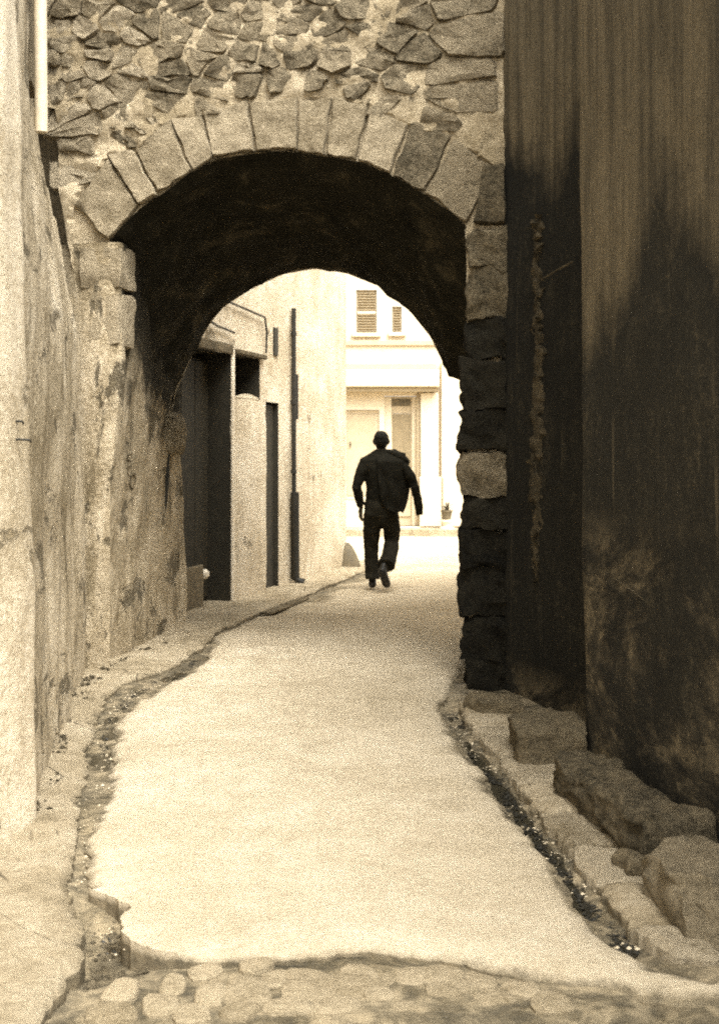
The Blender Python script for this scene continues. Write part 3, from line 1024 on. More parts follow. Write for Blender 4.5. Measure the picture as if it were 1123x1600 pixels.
# ------------------------------------------------------------------ left house
lh = empty('plastered_house', (-1.7, 6.0, 0), 'tall cream plastered house wall leaning over the alley before the archway', 'house')
def left_path(z):
    uj = junction(z)
    gap = float(np.interp(z, [2.25, 2.6, 3.1, 3.2, 3.75, 3.9, 6], [0, .10, .14, .30, .34, .18, .16]))
    j = A(uj, -.02 - gap, 0)
    lean = .03 * z / 4
    return [(-1.33 - .05 - lean, 5.32), (j.x, j.y), (j.x - .35, j.y + .06)]
v, f, lrows = wall_loft(left_path, -.1, 5.7, .035, .04, .038, 1, 1.7)
obj('wall', v, f, M['left_plaster'], lh)
def near_path(z):
    return [(-2.3, 1.2), (-1.82, 3.3), (-1.375, 5.0), (-1.318 - .024 * z, 5.24), (-1.318 - .024 * z, 5.31), (-1.60, 5.36)]
v, f, _ = wall_loft(near_path, -.1, 5.7, .045, .03, .026, 2, 1.7)
obj('corner_pier', v, f, M['near_plaster'], lh)
# white downpipe in the angle, broken off above the gap, with its brackets
def on_left(px, py, off):
    d = Vector(((px - CX) / FPX, 1.0, (HY - py) / FPX)).normalized()
    o_ = Vector((0, 0, EYE))
    best, bp = 1e9, None
    for r_ in lrows:
        for p in r_:
            q = p - o_
            e = (q - d * q.dot(d)).length
            if e < best: best, bp = e, p
    return bp + Vector((off, -off * .3, 0))
pb_ = on_left(76, 205, .03)
pt_ = Vector((pb_.x - .02, pb_.y, 5.6))
pipe = obj('downpipe', *tube([pb_, pb_.lerp(pt_, .5), pt_], .032, 12), M['zinc'], lh)
for zz in (.3, .75):
    p = pb_.lerp(pt_, zz)
    obj('pipe_bracket', *tube([p - Vector((0, 0, .012)), p + Vector((0, 0, .012))], .038, 12), M['zinc'], pipe)
# dark strip added for the recess's shadow high on the wall, and little irons
bp_ = on_left(50, 60, .01)
v, f = bev_box(lambda x, y, z: Vector((bp_.x + x + (-.16) * y, bp_.y + y, z)), (-.03, -.16, bp_.z - .28), (.012, .16, 5.2), .008)
obj('board', v, f, M['kerb_stone'], lh, False)
for (px, py, ln) in ((30, 657, .10), (42, 686, .05)):
    d = Vector(((px - CX) / FPX, 1.0, (HY - py) / FPX)) * 5.1
    p = d + Vector((0, 0, EYE))
    obj('wall_iron', *tube([p + Vector((-.06, 0, 0)), p + Vector((.012, .0, -.004)), p + Vector((.014, .01, -.012))], .005, 6), M['iron'], lh)

# ------------------------------------------------------------------ right house
rh = empty('stained_house', (1.4, 6.0, 0), 'dark render house with black run off stains and peeling foot along the alley', 'house')
def right_path(z):
    lean = -.01 * z
    return [(1.75 + lean, 6.55), (1.128 + lean, 6.38), (1.118 + lean, 6.30), (1.37 + lean, 5.0), (1.56, 4.0), (1.95, 2.0), (2.3, .5)]
v, f, rrows = wall_loft(right_path, -.1, 5.4, .045, .05, .014, 0, 1.8)
obj('wall', v, f, M['stained'], rh)
a_ = A(W(788, 700)[0], -.01, 0)
def back_path(z):
    return [(a_.x - .03, a_.y + .10), (a_.x, a_.y - .02), (1.30, 7.35), (1.52, 6.3)]
v, f, srows = wall_loft(back_path, -.1, 5.4, .045, .045, .014, 1, 1.8)
obj('set_back_wall', v, f, M['stained_back'], rh)
# pale rib of exposed render running down the set-back wall
def on_rows(rows, px, py, off=.0):
    d = Vector(((px - CX) / FPX, 1.0, (HY - py) / FPX)).normalized()
    o_ = Vector((0, 0, EYE))
    best, bp = 1e9, None
    for r_ in rows:
        for p in r_:
            q = p - o_
            e = (q - d * q.dot(d)).length
            if e < best: best, bp = e, d * q.dot(d) + o_
    return bp + Vector((-off * .8, -off * .6, 0))
V, F = [], []
ys_ = list(range(335, 930, 7))
wid = lambda y: float(np.interp(y, [335, 350, 365, 400, 520, 660, 760, 850, 930], [10, 20, 13, 9, 9, 15, 13, 8, 2]))
cxs = lambda y: float(np.interp(y, [335, 420, 560, 700, 1000], [839, 838, 842, 836, 838]))
for y in ys_:
    for s_, off in ((-1, -.03), (-.8, -.004), (-.4, .008), (0, .012), (.4, .008), (.8, -.004), (1, -.03)):
        sd_ = -1 if s_ < 0 else 1
        V.append(on_rows(srows, cxs(y) + s_ * wid(y) * (1 + .7 * fbm((y * .035, sd_ * 5, 1), 5)) + 5 * fbm((y * .02, 3, 0), 4), y, off + .026 * fbm((y * .06, s_ * 3, 7), 4)))
obj('render_rib', V, grid_faces(len(ys_), 7), stone('rib_render', .03, .16, .05, 9.0), rh)
p0, p1 = on_rows(srows, 850, 438, .03), on_rows(srows, 903, 410, .05)
obj('bracket_rod', *tube([p0, p0.lerp(p1, .5) + Vector((0, 0, .004)), p1], .006, 6), M['mid_stone'], rh)
hp = on_rows(rrows, 1013, 74, .0)
obj('wall_plug', *tube([hp + Vector((.03, .01, 0)), hp + Vector((-.008, -.003, 0))], .028, 14), M['iron'], rh)
for (xa, ya, xb, yb) in ((935, 855, 925, 900), (985, 860, 960, 905), (962, 905, 1010, 940)):
    p0, p1 = on_rows(rrows, xa, ya, .006), on_rows(rrows, xb, yb, .006)
    obj('dry_stem', *tube([p0, p0.lerp(p1, .5) + Vector((-.008, 0, .01)), p1], .0018, 5), M['mid_stone'], rh)

# ------------------------------------------------------------------ stones at the foot of the right wall
def boulder(name, label, cx_, cy_, a, b, h, rot, mm, rad, amp, seed, n=8, base=-.06, tilt=0.0, taper=None, cat='stone'):
    ax = (Vector((math.cos(rot), math.sin(rot), 0)) * a, Vector((-math.sin(rot), math.cos(rot), tilt)) * b, Vector((0, 0, (h - base) / 2)))
    v, f = box_pts((cx_, cy_, (h + base) / 2), ax, n, rad, amp, seed, 8.0, taper, 9)
    o = obj(name, v, f, M[mm])
    return tag(o, label, cat)
boulder('stone_block', 'squared grey stone block standing in the angle of the set back dark wall', .945, 6.47, .17, .27, .165, -.05, 'mid_stone', .008, .024, 3, 14)
boulder('long_stone', 'long rounded rough stone lying along the foot of the stained wall', 1.065, 5.28, .125, .60, .15, .17, 'mid_stone', .025, .040, 8, 20)
def tpb(p, ln):
    k = (p.z + ln[2]) / (2 * ln[2])
    return Vector((p.x * (1 - .10 * k), p.y * (1 - .18 * k) + .05 * k, p.z))
boulder('mounting_block', 'big pale square cut stone beside the gutter at the end of the kerb', 1.205, 4.20, .215, .28, .155, .10, 'kerb_stone', .012, .032, 14, 16, taper=tpb)
boulder('small_stone', 'small grey stone wedged against the wall behind the big pale block', 1.29, 4.95, .07, .08, .13, .3, 'mid_stone', .05, .03, 23, 6)
boulder('flat_stone', 'low flat worn stone at the foot of the arch pier', .80, 7.62, .16, .20, .06, .1, 'mid_stone', .03, .03, 31, 8)
boulder('rough_stone', 'dark rough stone under the end of the long rounded stone', .985, 4.66, .045, .10, .06, .1, 'mid_stone', .05, .03, 37, 7)

# ------------------------------------------------------------------ houses beyond the arch, left side
fh = empty('far_left_house', (-1.2, 13.2, 0), 'pale cracked house with big dark doorway and downpipe just past the archway', 'house')
WA, WB = Vector((-1.84, 11.2)), Vector((-.18, 17.14))
fd = (WB - WA).normalized()
fn = Vector((fd.y, -fd.x))                       # towards the alley
def Fw(s, out, z):                                # along the wall, out of the wall
    p = WA + fd * s + fn * out
    return Vector((p.x, p.y, z))
def s_of(px):
    """distance along the wall where a survey column meets it"""
    k = (px - CX) / FPX
    # WA + fd s = k * y
    return (k * WA.y - WA.x) / (fd.x - k * fd.y)
LEN = (WB - WA).length
def z_at(px, py):
    p = Fw(s_of(px), 0, 0)
    return EYE + (HY - py) / FPX * p.y
# wall as panels round the openings
s_d0, s_d1 = .12, s_of(359)
s_w0, s_w1 = s_of(366), s_of(405)
s_n0, s_n1 = s_of(415), s_of(434)
z_l = 2.52
ops = [(s_d0, s_d1, -.1, z_l, .30), (s_w0, s_w1, z_at(380, 622), z_at(380, 556), .30), (s_n0, s_n1, -.1, z_at(425, 629), .16)]
ss = sorted({-.9, LEN} | {o[0] for o in ops} | {o[1] for o in ops} | set(np.linspace(-.9, LEN, 60).tolist()))
zs = sorted({-.1, 6.2} | {o[2] for o in ops} | {o[3] for o in ops} | set(np.linspace(-.1, 6.2, 60).tolist()))
V, F, idx = [], [], {}
def fid(i, j):
    if (i, j) not in idx:
        p = Fw(ss[i], 0, zs[j])
        d = .014 * fbm(p, 5, 1.8) if ss[i] < LEN - .05 else 0
        idx[i, j] = len(V)
        V.append(Fw(ss[i], d, zs[j]))
    return idx[i, j]
for i in range(len(ss) - 1):
    for j in range(len(zs) - 1):
        sm_, zm = (ss[i] + ss[i + 1]) / 2, (zs[j] + zs[j + 1]) / 2
        if any(o[0] < sm_ < o[1] and o[2] < zm < o[3] for o in ops): continue
        F.append((fid(i, j), fid(i + 1, j), fid(i + 1, j + 1), fid(i, j + 1)))
obj('wall', V, F, M['far_plaster'], fh)
# gable return at the corner and the hidden flank
obj('return_wall', [Vector((WB.x, WB.y, -.1)), Vector((WB.x - 5, WB.y + .9, -.1)), Vector((WB.x - 5, WB.y + .9, 6.2)), Vector((WB.x, WB.y, 6.2))], [(0, 1, 2, 3)], M['far_plaster'], fh, False)
# big doorway: reveals, leaf, kick_board, knob
def recess(o, m, parent, name):
    s0, s1, z0, z1, dp = o
    V = [Fw(s, -d, z) for d in (-.004, dp) for s, z in ((s0, z0), (s1, z0), (s1, z1), (s0, z1))]
    return obj(name, V, [(0, 1, 5, 4), (1, 2, 6, 5), (2, 3, 7, 6), (3, 0, 4, 7), (4, 5, 6, 7)], m, parent, False)
recess(ops[0], M['dark_wood'], fh, 'door_reveal')
dl = obj('door', *bev_box(lambda s, o_, z: Fw(s, o_, z), (s_d0 + .03, -.28, .02), (s_d1 - .03, -.24, z_l - .05), .01), M['dark_wood'], fh, False)
for k in range(5):
    w_ = (s_d1 - s_d0 - .1) / 5
    obj('door_plank', *bev_box(lambda s, o_, z: Fw(s, o_, z), (s_d0 + .05 + k * w_, -.238, .05), (s_d0 + .05 + (k + 1) * w_ - .014, -.215, z_l - .08), .006), M['dark_wood'], dl, False)
obj('kick_board', *bev_box(lambda s, o_, z: Fw(s, o_ + .0, z), (s_d0 + .05, -.10, .0), (s_of(327), -.06, .42), .01), M['door_board'], fh, False)
kp = Fw(s_of(337), -.12, z_at(337, 897))
v, f = box_pts(kp, (Vector((.045, 0, 0)), Vector((0, .045, 0)), Vector((0, 0, .05))), 8, .045, .008, 3)
obj('door_knob', v, f, M['white_paint'], fh)
obj('lintel', *bev_box(lambda s, o_, z: Fw(s, o_, z), (s_d0 - .1, .012, z_l), (s_d1 + .02, .035, z_l + .10), .012), M['kerb_stone'], fh, False)
obj('door_post', *bev_box(lambda s, o_, z: Fw(s, o_, z), (s_d1 - .005, .008, -.05), (s_d1 + .07, .03, z_l + .05), .008), M['bright_plaster'], fh, False)
recess(ops[1], M['dark_wood'], fh, 'window_recess')
# sagging hood edge over the little window
obj('window_hood', *bev_box(lambda s, o_, z: Fw(s, o_, z + .0 * s), (s_w0 - .05, .01, ops[1][3]), (s_w1 + .1, .06, ops[1][3] + .05), .01), M['mid_stone'], fh, False)
# bulging plaster below it
V = []
for j in range(15):
    for i in range(9):
        t, q = i / 8, j / 14
        b_ = .05 * math.sin(math.pi * t) ** .6 * min(1, (1 - q) * 6 + .0) * min(1, q * 5 + .1)
        V.append(Fw(s_w0 - .02 + (s_w1 - s_w0 + .10) * t, -.006 + b_, .1 + (ops[1][2] - .1 + .05 * math.sin(math.pi * t)) * q))
obj('plaster_bulge', V, grid_faces(15, 9), M['far_plaster'], fh)
recess(ops[2], M['dark_wood'], fh, 'narrow_door')
obj('narrow_door_leaf', *bev_box(lambda s, o_, z: Fw(s, o_, z), (s_n0 + .01, -.12, 0), (s_n1 - .01, -.05, ops[2][3] - .02), .01), M['dark_wood'], fh, False)
# downpipe
sp_ = s_of(452)
dpz = z_at(452, 482)
dp = obj('downpipe', *tube([Fw(sp_, .05, dpz), Fw(sp_, .05, 2.2), Fw(sp_ + .01, .05, .95)], .028, 10), M['iron'], fh)
obj('pipe_shoe', *tube([Fw(sp_ + .01, .06, 1.06), Fw(sp_ + .02, .06, .06), Fw(sp_ + .03, .16, .01)], .052, 10), M['iron'], dp)
for zz in (1.3, 2.1, 2.9):
    obj('pipe_bracket', *tube([Fw(sp_, .05, zz - .02), Fw(sp_, .05, zz + .02)], .036, 10), M['iron'], dp)
s2 = s_of(459)
obj('shutter_stay', *tube([Fw(s2, .03, z_at(459, 585)), Fw(s2, .03, z_at(459, 655))], .022, 8), M['iron'], fh)
s3 = s_of(429)
obj('wall_slit', *bev_box(lambda s, o_, z: Fw(s, o_, z), (s3 - .06, -.02, z_at(429, 556)), (s3 + .06, .022, z_at(429, 512)), .005), M['iron'], fh, False)
# cables
cp = [(336, 462), (352, 472), (380, 484), (408, 496), (411, 520), (410, 552)]
obj('cable', *tube([Fw(s_of(x), .04, z_at(x, y)) for x, y in cp], .012, 6), M['iron'], fh)
cp = [(318, 500), (335, 510), (360, 520)]
obj('cable', *tube([Fw(s_of(x), .04, z_at(x, y)) for x, y in cp], .012, 6), M['iron'], fh)
# guard stone at the corner
gp = Vector((WB.x + .03, WB.y - .04, 0))
V, F = [], []
for k, (r_, z_) in enumerate(((.17, -.1), (.16, .04), (.12, .16), (.07, .27), (.02, .32))):
    for j in range(12):
        t = 2 * math.pi * j / 12
        V.append(Vector((gp.x + r_ * math.cos(t) - .05 * z_, gp.y + r_ * math.sin(t), z_ + .01 * fbm((k, j, 1), 2))))
for k in range(4):
    for j in range(12): F.append((k * 12 + j, k * 12 + (j + 1) % 12, (k + 1) * 12 + (j + 1) % 12, (k + 1) * 12 + j))
F.append(tuple(48 + j for j in range(12)))
tag(obj('guard_stone', V, F, M['far_dark']), 'dark conical guard stone at the foot of the far house corner', 'guard stone')

# house on the right beyond the arch (seen only from a step aside)
V = []
rr_ = A(ba[-1][0], WD, 0)
pr = [(rr_.x, rr_.y), (2.35, 14.2), (6.0, 15.0)]
v, f, _ = wall_loft(lambda z: pr, -.1, 5.6, .12, .12, .02)
tag(obj('far_right_house', v, f, M['far_plaster']), 'pale plastered house wall on the other side beyond the archway', 'house')

# ------------------------------------------------------------------ the building closing the view
YF = 24.6
def FX(px): return (px - CX) / FPX * YF
def FZ(py): return EYE + (HY - py) / FPX * YF
fb = empty('pale_building', (1.2, YF, 0), 'pale shop building with shuttered windows and glazed door closing the alley', 'building')
def frY(x, o_, z): return Vector((x, YF - o_, z))
def bb(name, x0, x1, o0, o1, z0, z1, m, parent, b=.008):
    return obj(name, *bev_box(frY, (min(x0, x1), o0, min(z0, z1)), (max(x0, x1), o1, max(z0, z1)), b), M[m], parent, False)
# wall with openings
wops = [(FX(556), FX(588), FZ(520), FZ(452)), (FX(612), FX(627), FZ(519), FZ(478)), (FX(600), FX(652), .12, FZ(619)), (FX(535), FX(592), .62, FZ(640))]
xs_ = sorted({-8.0, 9.0} | {o[0] for o in wops} | {o[1] for o in wops})
zs_ = sorted({-.1, 8.0} | {o[2] for o in wops} | {o[3] for o in wops})
parts = []
V, F, idx = [], [], {}
def bid(i, j):
    if (i, j) not in idx:
        idx[i, j] = len(V); V.append(frY(xs_[i], 0, zs_[j]))
    return idx[i, j]
for i in range(len(xs_) - 1):
    for j in range(len(zs_) - 1):
        xm, zm = (xs_[i] + xs_[i + 1]) / 2, (zs_[j] + zs_[j + 1]) / 2
        if any(o[0] < xm < o[1] and o[2] < zm < o[3] for o in wops): continue
        F.append((bid(i, j), bid(i + 1, j), bid(i + 1, j + 1), bid(i, j + 1)))
obj('wall', V, F, M['far_wall'], fb, False)
obj('roof_slab', *plain_box((-8, YF + .001, 7.9), (9, YF + 6, 8.1)), M['far_wall'], fb, False)
# shuttered windows
for k, (x0, x1, z0, z1) in enumerate(wops[:2]):
    w = bb('window', x0, x1, -.10, -.06, z0, z1, 'far_trim', fb)
    n_ = 16 if k == 0 else 10
    for s_ in range(n_):
        za = z0 + (z1 - z0) * s_ / n_
        if k == 0 and s_ in (7,): 
            bb('rail', x0 + .02, x1 - .02, -.055, -.02, za, za + (z1 - z0) / n_, 'far_wall', w, .003)
            continue
        V = [Vector((x, YF + o_, z)) for x in (x0 + .03, x1 - .03) for o_, z in ((.045, za + .004), (.052, za + .012), (.015, za + (z1 - z0) / n_ * .75), (.008, za + (z1 - z0) / n_ * .6))]
        obj('slat', V, [(0, 1, 2, 3), (4, 7, 6, 5), (0, 4, 5, 1), (1, 5, 6, 2), (2, 6, 7, 3), (3, 7, 4, 0)], M['shutter'], w, False)
    bb('sill', x0 - .08, x1 + .08, .002, .08, z0 - .08, z0 - .005, 'far_wall', w)
# string course, shop fascia with cornice
bb('string_course', -8, 9, .002, .05, FZ(540), FZ(532), 'far_trim', fb)
bb('cornice', -8, FX(680), .002, .16, FZ(578), FZ(569), 'far_trim', fb)
bb('fascia', -8, FX(684), .004, .34, FZ(606), FZ(579), 'far_wall', fb, .02)
bb('fascia_soffit', -8, FX(680), .003, .26, FZ(613), FZ(606.5), 'shutter', fb)
# door
x0, x1, z0, z1 = wops[2]
dr_ = bb('door', x0, x1, -.16, -.11, z0, z1, 'far_trim', fb)
bb('transom', x0 + .13, x1 - .14, -.108, -.09, FZ(634), FZ(623), 'far_dark', dr_)
bb('glass', FX(613), FX(641), -.108, -.095, FZ(745), FZ(646), 'far_glass', dr_)
bb('stile', x0 + .002, FX(611), -.105, -.07, z0, z1 - .01, 'far_wall', dr_)
bb('stile', FX(643), x1 - .003, -.105, -.07, z0, z1 - .01, 'far_wall', dr_)
bb('panel', FX(613), FX(641), -.108, -.08, .3, FZ(750), 'far_trim', dr_)
bb('handle', FX(641), FX(642.5), -.07, -.03, .95, 1.1, 'far_dark', dr_, .004)
bb('downpipe', FX(650), FX(653), .003, .05, .15, FZ(616), 'shutter', fb)
# shop window
x0, x1, z0, z1 = wops[3]
sw = bb('shop_window', x0, x1, -.14, -.10, z0, z1, 'far_wall', fb)
bb('glass', x0 + .08, x1 - .08, -.098, -.09, z0 + .08, z1 - .08, 'far_trim', sw)
bb('latch', FX(546), FX(548), -.09, -.05, FZ(698), FZ(690), 'far_dark', sw, .004)
# pilasters and plinth
bb('pilaster', FX(656), FX(684), .003, .10, .14, FZ(614), 'far_wall', fb, .012)
bb('pilaster', FX(688), FX(735), .003, .14, .14, FZ(566), 'far_wall', fb, .012)
bb('plinth', FX(654), FX(688), .102, .16, .12, FZ(745), 'far_wall', fb, .012)
bb('plinth', FX(690), FX(740), .142, .19, .12, FZ(745), 'far_wall', fb, .012)
bb('door_step', FX(594), FX(656), .004, .34, -.05, .115, 'far_wall', fb, .015)
# far kerb
kf = [(-9, 23.75), (11, 23.75), (11, 24.7), (-9, 24.7)]
v, f = sheet(kf, .3, .5, lambda x, y: .11, .2, .01, 3, .05, .01)
struct('far_kerb', v, f, M['pave'])
# potted plant on a low stand
pt = empty('potted_plant', (FX(697) * .975, 23.98, .10), 'dark potted plant on a low white stand by the far kerb', 'plant')
px_, py_, pz_ = FX(697) * .975, 23.98, .105
def lathe(prof, c, seg=14):
    V, F = [], []
    for r_, z_ in prof:
        for k in range(seg):
            t = 2 * math.pi * k / seg
            V.append(Vector((c[0] + r_ * math.cos(t), c[1] + r_ * math.sin(t), c[2] + z_)))
    for i in range(len(prof) - 1):
        for k in range(seg):
            F.append((i * seg + k, i * seg + (k + 1) % seg, (i + 1) * seg + (k + 1) % seg, (i + 1) * seg + k))
    F.append(tuple(range(seg))[::-1]); F.append(tuple((len(prof) - 1) * seg + k for k in range(seg)))
    return V, F
obj('stand', *lathe([(.14, 0), (.14, .03), (.07, .05), (.06, .12), (.13, .14), (.13, .17)], (px_, py_, pz_)), M['white_paint'], pt)
obj('pot', *lathe([(.075, 0), (.10, .14), (.115, .15), (.115, .18), (.09, .18), (.085, .15)], (px_, py_, pz_ + .17)), M['far_dark'], pt)
V, F = [], []
rl = random.Random(3)
for k in range(70):
    an, el_ = rl.uniform(0, 6.28), rl.uniform(.3, 1.4)
    d = Vector((math.cos(an) * math.cos(el_), math.sin(an) * math.cos(el_), math.sin(el_)))
    b0 = Vector((px_, py_, pz_ + .33)) + d * rl.uniform(.0, .10)
    s_ = d.cross(Vector((0, 0, 1))).normalized() * rl.uniform(.008, .016)
    tip = b0 + d * rl.uniform(.06, .12)
    o_ = len(V)
    V += [b0, b0.lerp(tip, .5) + s_, tip, b0.lerp(tip, .5) - s_]
    F.append((o_, o_ + 1, o_ + 2, o_ + 3))
obj('leaves', V, F, M['leaf'], pt, False)['kind'] = 'stuff'

# ------------------------------------------------------------------ the walking man and his jacket
def sweep(pts, rad, seg=16, up=Vector((0, 1, 0)), ch=1.0, flat=False):
    """closed tapered body piece: rings (a, b) across a polyline; a lies across, b along 'up'"""
    pts = [Vector(p) for p in pts]
    V, F = [], []
    n = len(pts)
    P, Rr = [], []
    for i in range(n):
        P.append(pts[i]); r_ = rad[i]; Rr.append(r_ if isinstance(r_, tuple) else (r_, r_))
    # rounded ends
    def cap(i, j):
        t = (P[i] - P[j]).normalized()
        m = min(Rr[i])
        if flat and i: return [(P[i] + t * .004, Rr[i])]
        return [(P[i] + t * m * k * ch, (Rr[i][0] * s, Rr[i][1] * s)) for k, s in ((.5, .86), (.85, .5), (.98, .15))]
    seq = cap(0, 1)[::-1] + list(zip(P, Rr)) + cap(n - 1, n - 2)
    Q = [s[0] for s in seq]
    for i, (p, (a, b)) in enumerate(seq):
        t = (Q[min(i + 1, len(Q) - 1)] - Q[max(i - 1, 0)]).normalized()
        x = up.cross(t)
        if x.length < .1: x = Vector((1, 0, 0)).cross(t)
        x.normalize()
        y = t.cross(x).normalized()
        for k in range(seg):
            an = 2 * math.pi * k / seg
            V.append(p + x * a * math.cos(an) + y * b * math.sin(an))
    m = len(seq)
    for i in range(m - 1):
        for k in range(seg):
            F.append((i * seg + k, i * seg + (k + 1) % seg, (i + 1) * seg + (k + 1) % seg, (i + 1) * seg + k))
    F.append(tuple(range(seg))[::-1]); F.append(tuple((m - 1) * seg + k for k in range(seg)))
    return V, F

def fused(name, parts, voxel, m, parent, at_, smooth=4, wrinkle=0.0):
    """one continuous surface from overlapping closed pieces"""
    v, f = merge(parts)
    me = bpy.data.meshes.new('tmp')
    me.from_pydata([tuple(p) for p in v], [], f)
    bm = bmesh.new(); bm.from_mesh(me)
    bmesh.ops.recalc_face_normals(bm, faces=bm.faces)
    bm.to_mesh(me); bm.free()
    o = bpy.data.objects.new('tmp', me)
    COL.objects.link(o)
    md = o.modifiers.new('r', 'REMESH'); md.mode = 'VOXEL'; md.voxel_size = voxel; md.use_smooth_shade = True
    s_ = o.modifiers.new('s', 'SMOOTH'); s_.iterations = smooth; s_.factor = .5
    bpy.context.view_layer.update()
    dg = bpy.context.evaluated_depsgraph_get()
    ev = o.evaluated_get(dg)
    me2 = bpy.data.meshes.new_from_object(ev, depsgraph=dg)
    vs_ = []
    for q in me2.vertices:
        p = q.co.copy()
        if wrinkle:
            p = p + q.normal * wrinkle * (fbm(p, 3, 9) + .5 * fbm((p.x * 3, p.y * 3, p.z * 12), 3, 1.6))
        vs_.append(p + Vector(at_))
    fs_ = [tuple(q.vertices) for q in me2.polygons]
    bpy.data.objects.remove(o)
    return obj(name, vs_, fs_, m, parent)

MX, MY = (595 - CX) / FPX * 14.25, 14.25
man = empty('person', (MX, MY, 0), 'person in dark clothes walking away up the road through the archway with jacket on shoulder', 'person')
at_ = (MX, MY, 0)
lsh, lel, lwr = (-.165, 0, 1.405), (-.276, -.03, 1.14), (-.226, .04, .905)
rsh, rel, rwr = (.165, 0, 1.405), (.285, .16, 1.20), (.20, .20, 1.40)
lhip, lkn, lan = (-.095, 0, .90), (-.105, .10, .49), (-.098, .10, .085)
rhip, rkn, ran = (.095, 0, .90), (.118, .10, .52), (.022, -.235, .25)
def hand(wr, dirv, side, palm_n):
    """palm, four unequal bent fingers and a thumb off the side"""
    wr, d, n_ = Vector(wr), Vector(dirv).normalized(), Vector(palm_n).normalized()
    s_ = d.cross(n_).normalized() * side
    out = [sweep([wr, wr + d * .045, wr + d * .085], [(.026, .018), (.038, .016), (.040, .014)], 12, n_)]
    for k, (off, ln) in enumerate(((-.030, .072), (-.010, .082), (.010, .078), (.029, .062))):
        b0 = wr + d * .083 + s_ * off
        b1 = b0 + (d + n_ * .25).normalized() * ln * .5
        b2 = b1 + (d + n_ * .9).normalized() * ln * .5
        out.append(sweep([b0 - d * .01, b1, b2], [.0092, .0088, .0075], 8))
    t0 = wr + d * .025 - s_ * .030
    t1 = t0 + (d * .8 - s_ * .7 + n_ * .3).normalized() * .036
    t2 = t1 + (d + n_ * .4).normalized() * .030
    out.append(sweep([t0, t1, t2], [.012, .0105, .009], 8))
    return out
head = [sweep([(0, .035, 1.545), (0, .035, 1.60), (0, .025, 1.655), (0, .015, 1.70)], [(.048, .062), (.066, .088), (.078, .100), (.070, .090)], 20, ch=.6),
        sweep([(0, .115, 1.660), (0, .138, 1.632), (0, .138, 1.620)], [.010, .014, .010], 8),
        sweep([(-.02, .118, 1.580), (.02, .118, 1.580)], [.010, .010], 8),
        sweep([(-.082, .02, 1.665), (-.088, .012, 1.640), (-.080, .018, 1.615)], [(.012, .020), (.012, .020), (.009, .012)], 8),
        sweep([(.082, .02, 1.665), (.088, .012, 1.640), (.080, .018, 1.615)], [(.012, .020), (.012, .020), (.009, .012)], 8)]
body = head + [
    sweep([(0, -.005, 1.42), (0, 0, 1.50), (0, .012, 1.58)], [(.075, .07), (.056, .058), (.054, .058)]),
    sweep([(0, 0, .88), (0, 0, 1.02), (0, 0, 1.2), (0, 0, 1.38), (0, 0, 1.45)], [(.155, .10), (.14, .095), (.155, .105), (.17, .10), (.12, .08)], 20),
    sweep([lsh, lel], [.055, .040]), sweep([lel, lwr], [.040, .028]),
    sweep([rsh, rel], [.055, .040]), sweep([rel, rwr], [.040, .028]),
    sweep([lhip, lkn], [.085, .055]), sweep([lkn, lan], [.055, .038]),
    sweep([rhip, rkn], [.085, .055]), sweep([rkn, ran], [.055, .038]),
    sweep([lan, (-.10, .20, .045)], [.036, .034]), sweep([ran, (.050, -.205, .11)], [.036, .034])]
body += hand(lwr, (-.05, .0, -1), 1, (.8, .5, 0)) + hand(rwr, (-.1, -.3, .95), -1, (-.2, -.9, 0))
fused('body', body, .0075, M['skin'], man, at_, 3)
fused('hair', [sweep([(0, -.010, 1.59), (0, -.012, 1.63), (0, -.002, 1.67), (0, .008, 1.705), (0, .012, 1.722)], [(.058, .060), (.078, .084), (.086, .102), (.081, .100), (.070, .088)], 20, ch=.55)], .009, M['hair'], man, at_, 3, .005)
fused('shirt', [
    sweep([(0, 0, .84), (0, 0, .98), (0, 0, 1.12), (0, 0, 1.28), (0, 0, 1.37), (0, 0, 1.43), (0, .0, 1.475), (0, .004, 1.51)], [(.188, .128), (.172, .122), (.168, .125), (.190, .134), (.205, .128), (.190, .112), (.125, .095), (.080, .078)], 24, ch=.3),
    sweep([(-.02, .0, 1.515), (-.10, 0, 1.475), (-.175, 0, 1.425)], [.055, .055, .062]), sweep([(.02, .0, 1.515), (.10, 0, 1.475), (.175, 0, 1.425)], [.055, .055, .062]),
    sweep([(0, 0, 1.47), (0, .005, 1.548)], [(.076, .078), (.066, .070)], ch=.3),
    sweep([(-.168, 0, 1.405), (-.232, -.02, 1.28), lel], [.074, .064, .055]), sweep([lel, (-.230, .03, .93)], [.056, .045], flat=True),
    sweep([(.168, 0, 1.415), rel], [.078, .060]), sweep([rel, (.215, .195, 1.37)], [.058, .046], flat=True)], .011, M['cloth_dark'], man, at_, 3, .008)
fused('trousers', [
    sweep([(0, 0, .74), (0, 0, .82), (0, 0, .90), (0, 0, 1.0)], [(.12, .10), (.186, .130), (.196, .132), (.18, .12)], 20, ch=.4),
    sweep([(-.09, 0, .86), (-.102, .05, .68), (-.112, .10, .47), (-.106, .10, .28), (-.095, .085, .105)], [(.108, .118), (.098, .108), (.086, .094), (.082, .090), (.082, .100)], flat=True),
    sweep([(.09, 0, .86), (.114, .05, .68), (.120, .10, .52)], [(.108, .118), (.098, .108), (.086, .094)]),
    sweep([(.120, .10, .52), (.092, -.05, .39), (.052, -.20, .275)], [(.086, .092), (.088, .094), (.096, .098)], flat=True)], .011, M['trouser'], man, at_, 3, .009)
